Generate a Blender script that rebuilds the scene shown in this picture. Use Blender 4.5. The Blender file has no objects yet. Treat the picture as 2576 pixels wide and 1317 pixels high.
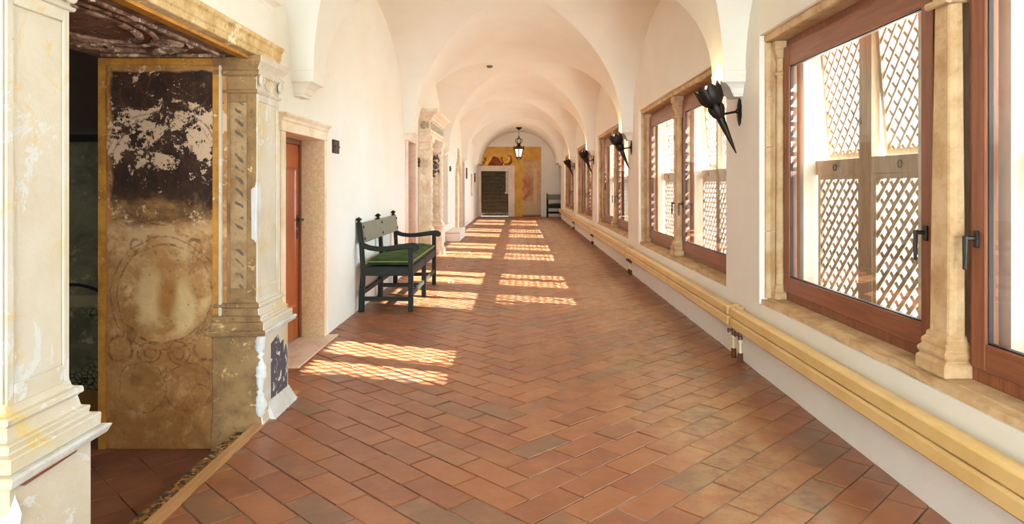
import bpy, bmesh, math, random
from mathutils import Vector, Matrix
random.seed(7)
R = math.radians
SC = bpy.context.scene
COL = SC.collection
PI = math.pi

# ------------------------------------------------------------------ camera, sky, sun, exposure
H = 1.35                       # eye height
F = 1717.0                     # focal length in pixels of the 2576 wide frame
VPX, VPY = 1304.0, 465.0       # vanishing point of the corridor
cam_d = bpy.data.cameras.new('camera')
cam = bpy.data.objects.new('camera', cam_d); COL.objects.link(cam)
cam.location = (0, 0, H); cam.rotation_euler = (R(90), 0, 0)
cam_d.sensor_width = 36.0; cam_d.lens = F / 2576 * 36
cam_d.shift_x = -(VPX - 1288) / 2576
cam_d.shift_y = -(658.5 - VPY) / 2576
cam_d.clip_start = 0.05; cam_d.clip_end = 400
SC.camera = cam

world = bpy.data.worlds.new('sky'); SC.world = world; world.use_nodes = True
wn = world.node_tree; wn.nodes.clear()
wo = wn.nodes.new('ShaderNodeOutputWorld'); wb = wn.nodes.new('ShaderNodeBackground')
wb.inputs['Color'].default_value = (.80, 1.02, 1.16, 1)      # bright hazy sky
wb.inputs['Strength'].default_value = 26.0
wn.links.new(wb.outputs[0], wo.inputs['Surface'])

sun_d = bpy.data.lights.new('sun', 'SUN'); sun_d.energy = 118; sun_d.angle = R(0.45); sun_d.color = (1, .98, .96)
sun = bpy.data.objects.new('sun', sun_d); COL.objects.link(sun)
SUN = Vector((-1, .357, -.587))
sun.rotation_euler = SUN.to_track_quat('-Z', 'Y').to_euler(); sun.location = (20, -6, 14)

SC.view_settings.view_transform = 'Standard'; SC.view_settings.look = 'None'
SC.view_settings.exposure = 0.58; SC.view_settings.gamma = 1.0; SC.view_settings.use_curve_mapping = False
SC.cycles.max_bounces = 10; SC.cycles.diffuse_bounces = 7; SC.cycles.glossy_bounces = 4
SC.cycles.transparent_max_bounces = 12; SC.cycles.caustics_reflective = False; SC.cycles.caustics_refractive = False
SC.cycles.sample_clamp_indirect = 8

# ------------------------------------------------------------------ mesh and object helpers
OFF = {}
def off(o): return OFF.get(o.name, Vector((0, 0, 0))) if o else Vector((0, 0, 0))

def tag(o, label=None, cat=None, group=None, kind=None):
    if label: o['label'] = label
    if cat: o['category'] = cat
    if group: o['group'] = group
    if kind: o['kind'] = kind
    return o

def empty(name, loc, label=None, cat=None, group=None, kind=None, parent=None):
    o = bpy.data.objects.new(name, None); COL.objects.link(o)
    o.empty_display_size = .1
    o.parent = parent; o.location = Vector(loc) - off(parent)
    OFF[o.name] = Vector(loc)
    return tag(o, label, cat, group, kind)

class MB:
    def __init__(s): s.v = []; s.f = []; s.m = []
    def add(s, vs, fs, mi=0):
        b = len(s.v); s.v += [Vector(p) for p in vs]
        for f in fs: s.f.append([b + i for i in f]); s.m.append(mi)
        return s
    def box(s, x0, x1, y0, y1, z0, z1, mi=0):
        if x0 > x1: x0, x1 = x1, x0
        if y0 > y1: y0, y1 = y1, y0
        vs = [(x, y, z) for z in (z0, z1) for y in (y0, y1) for x in (x0, x1)]
        return s.add(vs, [(0,2,3,1),(4,5,7,6),(0,1,5,4),(2,6,7,3),(0,4,6,2),(1,3,7,5)], mi)
    def beam(s, p0, p1, w, t, up=(0,0,1), mi=0, w1=None, t1=None):
        p0, p1 = Vector(p0), Vector(p1); d = (p1 - p0).normalized(); up = Vector(up)
        a = d.cross(up)
        if a.length < 1e-5: a = d.cross(Vector((1, 0, 0)))
        a.normalize(); b = a.cross(d).normalized()
        w1 = w if w1 is None else w1; t1 = t if t1 is None else t1
        vs = []
        for p, ww, tt in ((p0, w, t), (p1, w1, t1)):
            for sa, sb in ((-1,-1),(1,-1),(1,1),(-1,1)): vs.append(p + a * sa * ww / 2 + b * sb * tt / 2)
        return s.add(vs, [(3,2,1,0),(4,5,6,7),(0,1,5,4),(1,2,6,5),(2,3,7,6),(3,0,4,7)], mi)
    def loft(s, loops, mi=0, cap=True, mis=None):
        b = len(s.v); n = len(loops[0])
        for L in loops: s.v += [Vector(p) for p in L]
        for k in range(len(loops) - 1):
            for i in range(n):
                j = (i + 1) % n
                s.f.append([b+k*n+i, b+k*n+j, b+(k+1)*n+j, b+(k+1)*n+i]); s.m.append(mis[i] if mis else mi)
        if cap:
            s.f.append([b+i for i in reversed(range(n))]); s.m.append(mi)
            s.f.append([b+(len(loops)-1)*n+i for i in range(n)]); s.m.append(mi)
        return s
    def rects(s, x0, x1, y0, y1, prof, mi=0, mis=None, keep=''):
        """stack of rectangles: prof = [(z, outset)]; sides named in keep stay flush (e.g. 'x' keeps x0 side)"""
        loops = []
        for z, o in prof:
            a0 = x0 - (0 if 'x' in keep else o); a1 = x1 + (0 if 'X' in keep else o)
            b0 = y0 - (0 if 'y' in keep else o); b1 = y1 + (0 if 'Y' in keep else o)
            loops.append([(a0,b0,z),(a1,b0,z),(a1,b1,z),(a0,b1,z)])
        return s.loft(loops, mi, True, mis)
    def lathe(s, c, prof, n=16, ax='z', mi=0, cap=True, arc=None):
        loops = []
        for r, h in prof:
            L = []
            for i in range(n):
                a = 2 * PI * i / n; x, y = r * math.cos(a), r * math.sin(a)
                p = (x, y, h) if ax == 'z' else ((h, x, y) if ax == 'x' else (y, h, x))
                L.append(Vector(c) + Vector(p))
            loops.append(L)
        return s.loft(loops, mi, cap)
    def tube(s, pts, r, n=8, mi=0, rs=None, cap=True, flat=1.0):
        pts = [Vector(p) for p in pts]; loops = []; prev = None
        for k, p in enumerate(pts):
            d = (pts[min(k+1, len(pts)-1)] - pts[max(k-1, 0)]).normalized()
            if prev is None:
                a = d.cross(Vector((0,0,1)))
                if a.length < 1e-3: a = d.cross(Vector((1,0,0)))
            else: a = prev - d * prev.dot(d)
            a.normalize(); prev = a; b = d.cross(a)
            rr = rs[k] if rs else r
            loops.append([p + (a * math.cos(2*PI*i/n) + b * math.sin(2*PI*i/n) * flat) * rr for i in range(n)])
        return s.loft(loops, mi, cap)
    def ell(s, c, rx, ry, rz, n=10, m=6, mi=0, rot=None):
        c = Vector(c); loops = []
        for k in range(m + 1):
            t = -PI/2 + PI * k / m; cr, h = max(math.cos(t), .02), math.sin(t); L = []
            for i in range(n):
                a = 2*PI*i/n; p = Vector((rx*cr*math.cos(a), ry*cr*math.sin(a), rz*h))
                if rot: p = rot @ p
                L.append(c + p)
            loops.append(L)
        return s.loft(loops, mi)
    def prism(s, poly, fn, t0, t1, mi=0):
        """poly 2D outline, fn(a,b,t)->3D point"""
        n = len(poly)
        vs = [fn(a, b, t0) for a, b in poly] + [fn(a, b, t1) for a, b in poly]
        fs = [list(range(n))[::-1], list(range(n, 2*n))] + [(i, (i+1) % n, n+(i+1) % n, n+i) for i in range(n)]
        return s.add(vs, fs, mi)
    def grid(s, fn, nu, nv, mi=0, closed=False):
        b = len(s.v)
        for j in range(nv + 1):
            for i in range(nu + 1): s.v.append(Vector(fn(i / nu, j / nv)))
        for j in range(nv):
            for i in range(nu):
                a = b + j*(nu+1) + i; s.f.append([a, a+1, a+nu+2, a+nu+1]); s.m.append(mi)
        return s
    def jitter(s, k, seed=1):
        rnd = random.Random(seed); d = {}
        for i, p in enumerate(s.v):
            key = (round(p.x, 4), round(p.y, 4), round(p.z, 4))
            if key not in d: d[key] = Vector((rnd.uniform(-k, k), rnd.uniform(-k, k), rnd.uniform(-k, k)))
            s.v[i] = p + d[key]
        return s
    def build(s, name, mat, parent=None, smooth=False, bevel=0, local=False, sharp=None, solid=0, seg=1, **kw):
        lo = Vector((min(p.x for p in s.v), min(p.y for p in s.v), min(p.z for p in s.v)))
        hi = Vector((max(p.x for p in s.v), max(p.y for p in s.v), max(p.z for p in s.v)))
        c = (lo + hi) / 2
        if parent is None: c.z = lo.z
        me = bpy.data.meshes.new(name)
        me.from_pydata([p - c for p in s.v], [], s.f)
        for m in (mat if isinstance(mat, (list, tuple)) else [mat]): me.materials.append(m)
        me.polygons.foreach_set('material_index', s.m)
        bm = bmesh.new(); bm.from_mesh(me); bmesh.ops.recalc_face_normals(bm, faces=bm.faces); bm.to_mesh(me); bm.free()
        if smooth:
            me.polygons.foreach_set('use_smooth', [True] * len(me.polygons))
            me.set_sharp_from_angle(angle=R(sharp or 35))
        me.update()
        o = bpy.data.objects.new(name, me); COL.objects.link(o)
        o.parent = parent
        o.location = c if local else c - off(parent)
        OFF[o.name] = c if not local else c + off(parent)
        if solid:
            md = o.modifiers.new('solid', 'SOLIDIFY'); md.thickness = solid; md.offset = 0
        if bevel:
            md = o.modifiers.new('bevel', 'BEVEL'); md.width = bevel; md.segments = seg; md.limit_method = 'ANGLE'; md.angle_limit = R(40)
        return tag(o, **kw)

def children(o): return [c for c in COL.objects if c.parent is o]
def copy_tree(o, parent=None):
    c = o.copy(); COL.objects.link(c); c.parent = parent
    for ch in children(o): copy_tree(ch, c)
    return c

# ------------------------------------------------------------------ materials
def lin(c):
    if isinstance(c, str): c = tuple(int(c[i:i+2], 16) for i in (0, 2, 4))
    out = []
    for v in c:
        v /= 255.0; out.append(v / 12.92 if v <= .04045 else ((v + .055) / 1.055) ** 2.4)
    return (*out, 1.0)

class G:
    def __init__(s, name):
        s.mat = bpy.data.materials.new(name); s.mat.use_nodes = True; s.t = s.mat.node_tree; s.t.nodes.clear()
        s.out = s.n('ShaderNodeOutputMaterial')
        s.geo = s.n('ShaderNodeNewGeometry'); s.pos = s.geo.outputs['Position']
        s.b = s.n('ShaderNodeBsdfPrincipled'); s.t.links.new(s.b.outputs[0], s.out.inputs[0])
    def n(s, k): return s.t.nodes.new(k)
    def put(s, sock, v):
        if hasattr(v, 'is_linked') or hasattr(v, 'links'): s.t.links.new(v, sock)
        else: sock.default_value = v
    def m(s, op, a, b=0.0, c=0.0, clamp=False):
        n = s.n('ShaderNodeMath'); n.operation = op; n.use_clamp = clamp
        for i, v in enumerate((a, b, c)): s.put(n.inputs[i], v)
        return n.outputs[0]
    def vm(s, op, a, b=(0,0,0)):
        n = s.n('ShaderNodeVectorMath'); n.operation = op; s.put(n.inputs[0], a); s.put(n.inputs[1], b); return n.outputs[0]
    def scale(s, v, k): return s.vm('MULTIPLY', v, k)
    def noise(s, sc=5, det=4, ro=.55, dis=0, vec=None):
        n = s.n('ShaderNodeTexNoise'); s.t.links.new(s.pos if vec is None else vec, n.inputs['Vector'])
        n.inputs['Scale'].default_value = sc; n.inputs['Detail'].default_value = det
        n.inputs['Roughness'].default_value = ro; n.inputs['Distortion'].default_value = dis
        return n.outputs[0]
    def vor(s, sc=5, feat='DISTANCE_TO_EDGE', vec=None):
        n = s.n('ShaderNodeTexVoronoi'); n.feature = feat; s.t.links.new(s.pos if vec is None else vec, n.inputs['Vector'])
        n.inputs['Scale'].default_value = sc; return n.outputs[0]
    def wave(s, sc=5, dis=3, ax='Z', vec=None, det=3):
        n = s.n('ShaderNodeTexWave'); n.bands_direction = ax; s.t.links.new(s.pos if vec is None else vec, n.inputs['Vector'])
        n.inputs['Scale'].default_value = sc; n.inputs['Distortion'].default_value = dis; n.inputs['Detail'].default_value = det
        return n.outputs[1]
    def step(s, v, a, b):
        n = s.n('ShaderNodeMapRange'); n.interpolation_type = 'SMOOTHSTEP'; s.put(n.inputs[0], v)
        n.inputs[1].default_value = a; n.inputs[2].default_value = b; return n.outputs[0]
    def mix(s, f, a, b):
        n = s.n('ShaderNodeMix'); n.data_type = 'RGBA'; s.put(n.inputs[0], f)
        s.put(n.inputs[6], a); s.put(n.inputs[7], b); return n.outputs[2]
    def sep(s, v=None):
        n = s.n('ShaderNodeSeparateXYZ'); s.t.links.new(s.pos if v is None else v, n.inputs[0]); return n.outputs
    def comb(s, x, y, z):
        n = s.n('ShaderNodeCombineXYZ')
        for i, v in enumerate((x, y, z)): s.put(n.inputs[i], v)
        return n.outputs[0]
    def ring(s, a, b, ca, cb, r, w):
        d = s.m('SQRT', s.m('ADD', s.m('POWER', s.m('SUBTRACT', a, ca), 2.0), s.m('POWER', s.m('SUBTRACT', b, cb), 2.0)))
        return s.m('SUBTRACT', 1.0, s.step(s.m('ABSOLUTE', s.m('SUBTRACT', d, r)), w * .5, w))
    def disc(s, a, b, ca, cb, r, e=.02):
        d = s.m('SQRT', s.m('ADD', s.m('POWER', s.m('SUBTRACT', a, ca), 2.0), s.m('POWER', s.m('SUBTRACT', b, cb), 2.0)))
        return s.m('SUBTRACT', 1.0, s.step(d, r - e, r + e))
    def bump(s, h, st=.2, dist=.01):
        n = s.n('ShaderNodeBump'); n.inputs['Strength'].default_value = st; n.inputs['Distance'].default_value = dist
        s.put(n.inputs['Height'], h); s.t.links.new(n.outputs[0], s.b.inputs['Normal'])
    def fin(s, col, rough=.6, metal=0, spec=.5):
        s.put(s.b.inputs['Base Color'], col); s.put(s.b.inputs['Roughness'], rough); s.b.inputs['Metallic'].default_value = metal
        s.b.inputs['Specular IOR Level'].default_value = spec
        return s.mat

def basic(name, c1, c2=None, sc=4, rough=.6, metal=0, bump=.15, bsc=60, lo=.35, hi=.7, dist=.004, spec=.5):
    g = G(name); c1 = lin(c1); c2 = lin(c2) if c2 else c1
    col = g.mix(g.step(g.noise(sc, 6, .6), lo, hi), c1, c2)
    if bump: g.bump(g.noise(bsc, 5, .6), bump, dist)
    return g.fin(col, rough, metal, spec)

M = {}
# whitewashed plaster
g = G('plaster'); c = g.mix(g.step(g.noise(1.3, 4, .6), .3, .75), lin('eeebe3'), lin('eae5d9'))
c = g.mix(g.m('MULTIPLY', g.step(g.noise(9, 6, .7), .6, .8), .35), c, lin('ddd3c6'))
g.bump(g.m('ADD', g.noise(14, 6, .6), g.m('MULTIPLY', g.noise(3, 2, .5), 2.0)), .16, .012); M['plaster'] = g.fin(c, .85, 0, .2)
g = G('vault_plaster'); c = g.mix(g.step(g.noise(.9, 4, .6), .3, .75), lin('eeece4'), lin('e9e5da'))
g.bump(g.noise(2.5, 3, .5), .1, .03); M['vault'] = g.fin(c, .9, 0, .15)
M['outside_white'] = basic('outside_whitewash', 'f4efe6', 'e8e0d2', rough=.9)
M['ground'] = basic('courtyard_ground', 'efe9de', 'e4dccf', sc=.6, rough=.9)
M['sun_blocker'] = basic('blocker_render', 'ece6da', 'ddd4c4', sc=.6, rough=.9)
# terracotta tile
g = G('terracotta')
oi = g.n('ShaderNodeObjectInfo'); rnd = g.m('FRACT', g.m('ADD', oi.outputs['Random'], g.geo.outputs['Random Per Island']))
rvec = g.vm('ADD', g.pos, g.comb(g.m('MULTIPLY', rnd, 37.0), g.m('MULTIPLY', rnd, 11.0), 0.0))
c = g.mix(rnd, lin('77422a'), lin('8c5535'))
c = g.mix(g.step(g.m('FRACT', g.m('MULTIPLY', rnd, 7.31)), .80, .97), c, lin('6f4d39'))
c = g.mix(g.m('MULTIPLY', g.step(g.noise(5, 5, .6, vec=rvec), .45, .75), .55), c, lin('9c6541'))
c = g.mix(g.m('MULTIPLY', g.step(g.noise(28, 5, .7, vec=rvec), .56, .75), .35), c, lin('583828'))
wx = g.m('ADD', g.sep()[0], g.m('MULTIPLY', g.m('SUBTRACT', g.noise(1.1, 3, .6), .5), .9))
window_sheen = g.m('MULTIPLY', g.m('MULTIPLY', g.step(wx, .45, .95), g.m('SUBTRACT', 1.0, g.step(wx, 1.25, 1.6))), g.step(g.noise(7, 6, .75, vec=rvec), .36, .62))  # paler band on the window side: window sheen painted into the tile colour
c = g.mix(g.m('MULTIPLY', window_sheen, .55), c, lin('a98a5f'))
stk = g.noise(1.0, 4, .6, vec=g.scale(rvec, (14, 90, 1))); c = g.mix(g.m('MULTIPLY', g.step(stk, .56, .72), .22), c, lin('6e442c'))
ro = g.m('ADD', .22, g.m('MULTIPLY', g.noise(9, 4, .6, vec=rvec), .3))
g.bump(g.m('ADD', g.noise(7, 3, .5, vec=rvec), g.m('MULTIPLY', g.noise(60, 4, .7, vec=rvec), .2)), .22, .012); M['tile'] = g.fin(c, ro, 0, .5)
M['grout'] = basic('grout', '8d7b70', '6c5a50', sc=6, rough=.9, bump=.4)
M['tile_old'] = basic('chapel_tile', '7d4a33', '64392a', sc=3, rough=.6, bump=.4, bsc=30)
# stone
g = G('limestone'); c = g.mix(g.step(g.noise(5, 6, .65), .35, .7), lin('c9ab84'), lin('ab855b'))
c = g.mix(g.m('MULTIPLY', g.step(g.noise(22, 6, .75), .55, .75), .6), c, lin('8f6d45'))
g.bump(g.m('ADD', g.noise(30, 6, .7), g.m('MULTIPLY', g.noise(8, 3, .5), 1.5)), .35, .01); M['stone'] = g.fin(c, .8, 0, .3)
M['stone_grain'] = basic('granular_stone', 'dcc5a2', 'cbb28a', sc=45, rough=.85, bump=.35, bsc=120, lo=.35, hi=.65)
M['stone_pale'] = basic('pale_stone', 'efe2cc', 'd9c4a2', sc=4, rough=.75, bump=.25, bsc=30)
g = G('marble'); v = g.m('ABSOLUTE', g.m('SUBTRACT', g.noise(3.2, 6, .6, 1.2), .5))
c = g.mix(g.step(g.noise(1.5, 3), .3, .7), lin('e9d8c6'), lin('dcc3ae'))
c = g.mix(g.m('MULTIPLY', g.m('SUBTRACT', 1.0, g.step(v, .0, .02)), .4), c, lin('9d8878')); M['marble'] = g.fin(c, .4, 0, .5)
# wood
def wood(name, c1, c2, c3, ax=(30, 30, 1.5), rough=.4, spec=.5):
    g = G(name); v = g.scale(g.pos, ax)
    f = g.noise(1.0, 6, .65, .6, vec=v)
    c = g.mix(g.step(f, .3, .7), lin(c1), lin(c2)); c = g.mix(g.m('MULTIPLY', g.step(g.noise(3.0, 5, .6, vec=v), .55, .75), .6), c, lin(c3))
    g.bump(f, .12, .003); return g.fin(c, rough, 0, spec)
M['wood_v'] = wood('window_wood_upright', '8a4f33', '6d3a24', '55291a')
M['wood_h'] = wood('window_wood_rail', '8a4f33', '6d3a24', '55291a', (30, 1.5, 30))
M['door_wood'] = wood('door_wood', 'a4501f', '8a3d16', '6b2b0e', (25, 25, 1.2), .28)
M['lattice'] = wood('weathered_lattice_wood', 'b5a088', '9a866c', '7c6852', (20, 20, 3), .8)
M['oak'] = wood('oak_strip', 'b5875a', '99693d', '7d5230', (30, 1.5, 30), .5)
M['hatch'] = wood('hatch_wood', '7a4426', '5c3019', '45220f', (30, 30, 2), .5)
g = G('green_bench_paint'); c = g.mix(g.step(g.noise(14, 5, .6), .4, .7), lin('20211a'), lin('171813'))
c = g.mix(g.m('MULTIPLY', g.step(g.noise(40, 5, .7), .64, .75), .5), c, lin('4b4a35')); g.bump(g.noise(60, 3), .1, .003); M['bench'] = g.fin(c, .55, 0, .22)
g = G('green_leather'); c = g.mix(g.step(g.noise(1.0, 5, .6, .5, vec=g.scale(g.pos, (20, 20, 3))), .3, .7), lin('6e6648'), lin('575138')); M['backrest'] = g.fin(c, .45)
g = G('green_velvet'); c = g.mix(g.step(g.noise(9, 4), .3, .7), lin('1a2812'), lin('283a18'))
g.b.inputs['Sheen Weight'].default_value = .25; g.b.inputs['Sheen Tint'].default_value = lin('6f8a3e'); g.bump(g.noise(120, 3), .2, .002); M['velvet'] = g.fin(c, .85, 0, .2)
M['piping'] = basic('gold_piping', '8a8245', '6c6632', rough=.7)
M['iron'] = basic('black_iron', '2a211b', '1a1512', sc=18, rough=.5, metal=.6, bump=.3, bsc=80)
M['plaque'] = basic('rusty_iron', '4a2c20', '33201a', sc=30, rough=.7, metal=.3, bump=.4)
M['bronze'] = basic('dark_bronze', '4a3418', '2e2012', sc=20, rough=.45, metal=.8)
M['gilt'] = basic('worn_gilt', 'a57a2e', '6d4c1c', sc=20, rough=.4, metal=.8)
M['black_plastic'] = basic('black_handle', '1c1a1a', rough=.35, bump=0)
M['rad'] = basic('cream_enamel', 'd9b67c', 'cca86a', sc=3, rough=.38, bump=.05)
M['brass_dull'] = basic('dull_valve_metal', '7a6b5a', '5a4c3e', sc=20, rough=.45, metal=.8)
M['pipe'] = basic('cream_pipe', 'e6d2ab', 'd3ba8c', rough=.5)
M['rust'] = basic('rust_collar', '4a2414', '6a351a', sc=40, rough=.8, bump=.4)
M['gasket'] = basic('dark_gasket', '1b1512', rough=.6, bump=0)
M['white_plastic'] = basic('white_plastic', 'eeeae2', rough=.4, bump=0)
M['dark_grey'] = basic('dark_grey_detector', '5a544c', rough=.5, bump=0)
M['stair'] = basic('stair_stone', '80664a', '63503a', sc=9, rough=.8, bump=.4, bsc=30)
M['pilaster_white'] = None
# window glass: thin architectural pane
g = G('window_glass'); tr = g.n('ShaderNodeBsdfTransparent'); gl = g.n('ShaderNodeBsdfGlossy'); gl.inputs['Roughness'].default_value = .0
fr = g.n('ShaderNodeFresnel'); g.put(fr.inputs['IOR'], g.m('SUBTRACT', 1.5, g.m('MULTIPLY', g.geo.outputs['Backfacing'], 1.5 - 1/1.5))); mx = g.n('ShaderNodeMixShader')
tr.inputs['Color'].default_value = (.96, .97, .96, 1)
g.t.links.new(fr.outputs[0], mx.inputs[0]); g.t.links.new(tr.outputs[0], mx.inputs[1]); g.t.links.new(gl.outputs[0], mx.inputs[2])
g.t.links.new(mx.outputs[0], g.out.inputs[0]); g.t.nodes.remove(g.b); M['glass'] = g.mat
def emit(name, c, st):
    g = G(name); g.b.inputs['Base Color'].default_value = lin(c); g.b.inputs['Emission Color'].default_value = lin(c)
    g.b.inputs['Emission Strength'].default_value = st; return g.mat
M['bulb'] = emit('lit_bulb', 'ffd890', 30)
M['lantern_glass'] = emit('lit_lantern_glass', 'fff0cc', 3.2)

# painted plaster on the portal pilasters
g = G('portal_cream'); z = g.sep()[2]
c = g.mix(g.step(g.noise(2.2, 5, .6), .35, .7), lin('cbc0b0'), lin('bcae96'))
c = g.mix(g.m('MULTIPLY', g.step(g.noise(4.5, 6, .7, 1), .54, .68), .75), c, lin('c9a862'))
c = g.mix(g.step(g.noise(3.1, 6, .75, .6), .57, .6), c, lin('cfccc6'))
c = g.mix(g.m('MULTIPLY', g.step(g.noise(26, 6, .8), .68, .74), .8), c, lin('6b5136'))
g.bump(g.noise(16, 6, .7), .3, .012); M['portal_cream'] = g.fin(c, .85, 0, .2)
g = G('portal_ochre'); c = g.mix(g.step(g.noise(5, 6, .7), .35, .7), lin('8f6e49'), lin('6a4d33'))
c = g.mix(g.step(g.noise(8, 6, .75, .5), .58, .66), c, lin('c9a775')); c = g.mix(g.m('MULTIPLY', g.step(g.noise(20, 6, .8), .6, .7), .8), c, lin('3d2a1c'))
g.bump(g.noise(20, 6, .7), .35, .012); M['portal_ochre'] = g.fin(c, .85, 0, .2)
g = G('portal_dark_patch'); c = g.mix(g.step(g.noise(14, 6, .75, .5), .56, .6), lin('4f4850'), lin('e8dfcf')); M['dark_patch'] = g.fin(c, .8, 0, .2)
g = G('ochre_band'); c = g.mix(g.step(g.noise(7, 6, .7), .35, .7), lin('bd8436'), lin('94602a')); c = g.mix(g.step(g.noise(14, 6, .8, .4), .6, .66), c, lin('d9bd8a'))
c = g.mix(g.step(g.noise(30, 6, .8), .66, .7), c, lin('3a2818')); M['ochre_band'] = g.fin(c, .85, 0, .2)
M['white_patch'] = basic('fresh_white_plaster', 'cfccc9', 'bdb7ae', sc=7, rough=.9, bump=.6, bsc=25, dist=.01)
M['red_brown'] = basic('exposed_brick', '7a3a22', '8f5a3a', sc=12, rough=.9, bump=.5)

# fresco on the far jamb of the painted portal (x -2.37..-1.68, z -0.15..2.07)
g = G('jamb_fresco'); X0, Y_, Z0 = g.sep()
X = g.m('ADD', X0, g.m('MULTIPLY', g.m('SUBTRACT', g.noise(7, 3, .5), .5), .07)); Z = g.m('ADD', Z0, g.m('MULTIPLY', g.m('SUBTRACT', g.noise(6.3, 3, .5), .5), .08))
n1 = g.noise(6, 7, .72, .4); n2 = g.noise(3.2, 6, .7, .8); n3 = g.noise(18, 6, .75)
c = g.mix(g.step(n2, .3, .7), lin('b0814f'), lin('8a5a31'))
c = g.mix(g.m('MULTIPLY', g.step(g.noise(11, 6, .75), .5, .68), .5), c, lin('d2ad7c'))
low = g.m('SUBTRACT', 1.0, g.step(Z, -.1, .35)); c = g.mix(g.m('MULTIPLY', low, .5), c, lin('8f5c2e'))
c = g.mix(g.m('MULTIPLY', g.step(g.noise(4.2, 6, .75, .6), .5, .68), .55), c, lin('6b4527'))
# lighter medallion field
c = g.mix(g.m('MULTIPLY', g.disc(X, Z, -2.015, .73, .265, .03), g.step(n1, .44, .66)), c, lin('cfa975'))
fig = g.m('MAXIMUM', g.disc(g.m('MULTIPLY', g.m('ADD', X, 2.1), 2.2), Z, 0.0, .72, .16, .05), g.disc(g.m('MULTIPLY', g.m('ADD', X, 1.9), 2.4), Z, 0.0, .66, .15, .05))
c = g.mix(g.m('MULTIPLY', fig, .55), c, lin('e0c38d'))
c = g.mix(g.m('MULTIPLY', g.disc(g.m('MULTIPLY', g.m('ADD', X, 2.0), 2.0), Z, 0.0, .7, .12, .06), .7), c, lin('a06a30'))
# dark smoke-black upper field with lost patches
wob = g.m('ADD', Z, g.m('MULTIPLY', g.m('SUBTRACT', n2, .5), .7))
dk = g.m('MULTIPLY', g.step(wob, 1.02, 1.32), g.step(n3, .28, .42))
dk = g.m('MULTIPLY', dk, g.m('SUBTRACT', 1.0, g.step(g.m('ABSOLUTE', g.m('ADD', X, 2.02)), .285, .31)))
dk = g.m('MULTIPLY', dk, g.m('SUBTRACT', 1.0, g.step(Z, 1.99, 2.01)))
dcol = g.mix(g.step(g.noise(9, 6, .7), .4, .7), lin('2b1a14'), lin('4a3022'))
c = g.mix(dk, c, dcol)
band = g.m('SUBTRACT', 1.0, g.step(g.m('ABSOLUTE', g.m('SUBTRACT', Z, 1.62)), .04, .24))
lost = g.step(g.m('ADD', g.m('ADD', g.m('MULTIPLY', n1, .6), g.m('MULTIPLY', g.noise(22, 6, .75), .4)), g.m('MULTIPLY', band, .10)), .565, .585)
lost = g.m('MULTIPLY', lost, g.step(Z, 1.0, 1.2)); c = g.mix(lost, c, lin('c9a88a'))
mid = g.m('MULTIPLY', g.m('SUBTRACT', 1.0, g.step(g.m('ABSOLUTE', g.m('SUBTRACT', Z, 1.03)), .03, .13)), g.step(n1, .42, .55)); c = g.mix(g.m('MULTIPLY', mid, .8), c, lin('c9a579'))
lines = g.ring(X, Z, -2.015, .73, .275, .008)
for cx, cz, r, w in ((-2.015,.73,.315,.006), (-2.1,.40,.06,.007), (-1.93,.40,.06,.007), (-2.1,.40,.03,.006), (-1.93,.40,.03,.006), (-2.26,.42,.07,.012), (-1.77,.42,.07,.012),
                     (-2.14,.20,.14,.005), (-1.88,.20,.14,.005), (-2.015,1.45,.33,.008), (-2.015,1.45,.30,.006), (-2.18,1.0,.035,.01), (-1.84,1.0,.035,.01), (-1.8,.15,.06,.006), (-2.2,1.85,.07,.01), (-1.84,1.85,.07,.01), (-2.02,1.9,.09,.01)):
    lines = g.m('MAXIMUM', lines, g.ring(X, Z, cx, cz, r, w))
for cx, cz in ((-2.2,.5),(-1.8,.5),(-1.99,.27)): lines = g.m('MAXIMUM', lines, g.m('MULTIPLY', g.disc(X, Z, cx, cz, .03, .02), g.step(n3, .4, .5)))
c = g.mix(g.m('MULTIPLY', lines, g.m('MULTIPLY', g.step(n3, .38, .62), .7)), c, lin('5a3422'))
c = g.mix(g.m('MULTIPLY', g.step(g.noise(24, 6, .8), .6, .67), .75), c, lin('38231a'))
g.bump(g.m('ADD', n1, g.m('MULTIPLY', n3, .6)), .3, .012); M['fresco'] = g.fin(c, .8, 0, .25)

# pilaster inner face: painted rope of grey leaves
g = G('pilaster_fresco'); X, Y_, Z = g.sep()
c = g.mix(g.step(g.noise(7, 6, .7), .35, .7), lin('a48460'), lin('7f6040'))
sw = g.m('SINE', g.m('MULTIPLY', g.m('ADD', g.m('ADD', Z, g.m('MULTIPLY', X, .7)), g.m('MULTIPLY', g.noise(9, 2), .05)), 95.0)); cen = g.m('SUBTRACT', 1.0, g.step(g.m('ABSOLUTE', g.m('ADD', X, 1.595)), .018, .03))
c = g.mix(g.m('MULTIPLY', g.m('MULTIPLY', g.step(sw, .35, .75), cen), g.step(g.noise(16, 5), .38, .55)), c, lin('5a4c40'))
c = g.mix(g.m('MULTIPLY', g.step(g.noise(25, 6, .8), .62, .7), .7), c, lin('5b4028')); g.bump(g.noise(24, 5, .7), .25, .01); M['pilaster_fresco'] = g.fin(c, .85, 0, .2)

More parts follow.
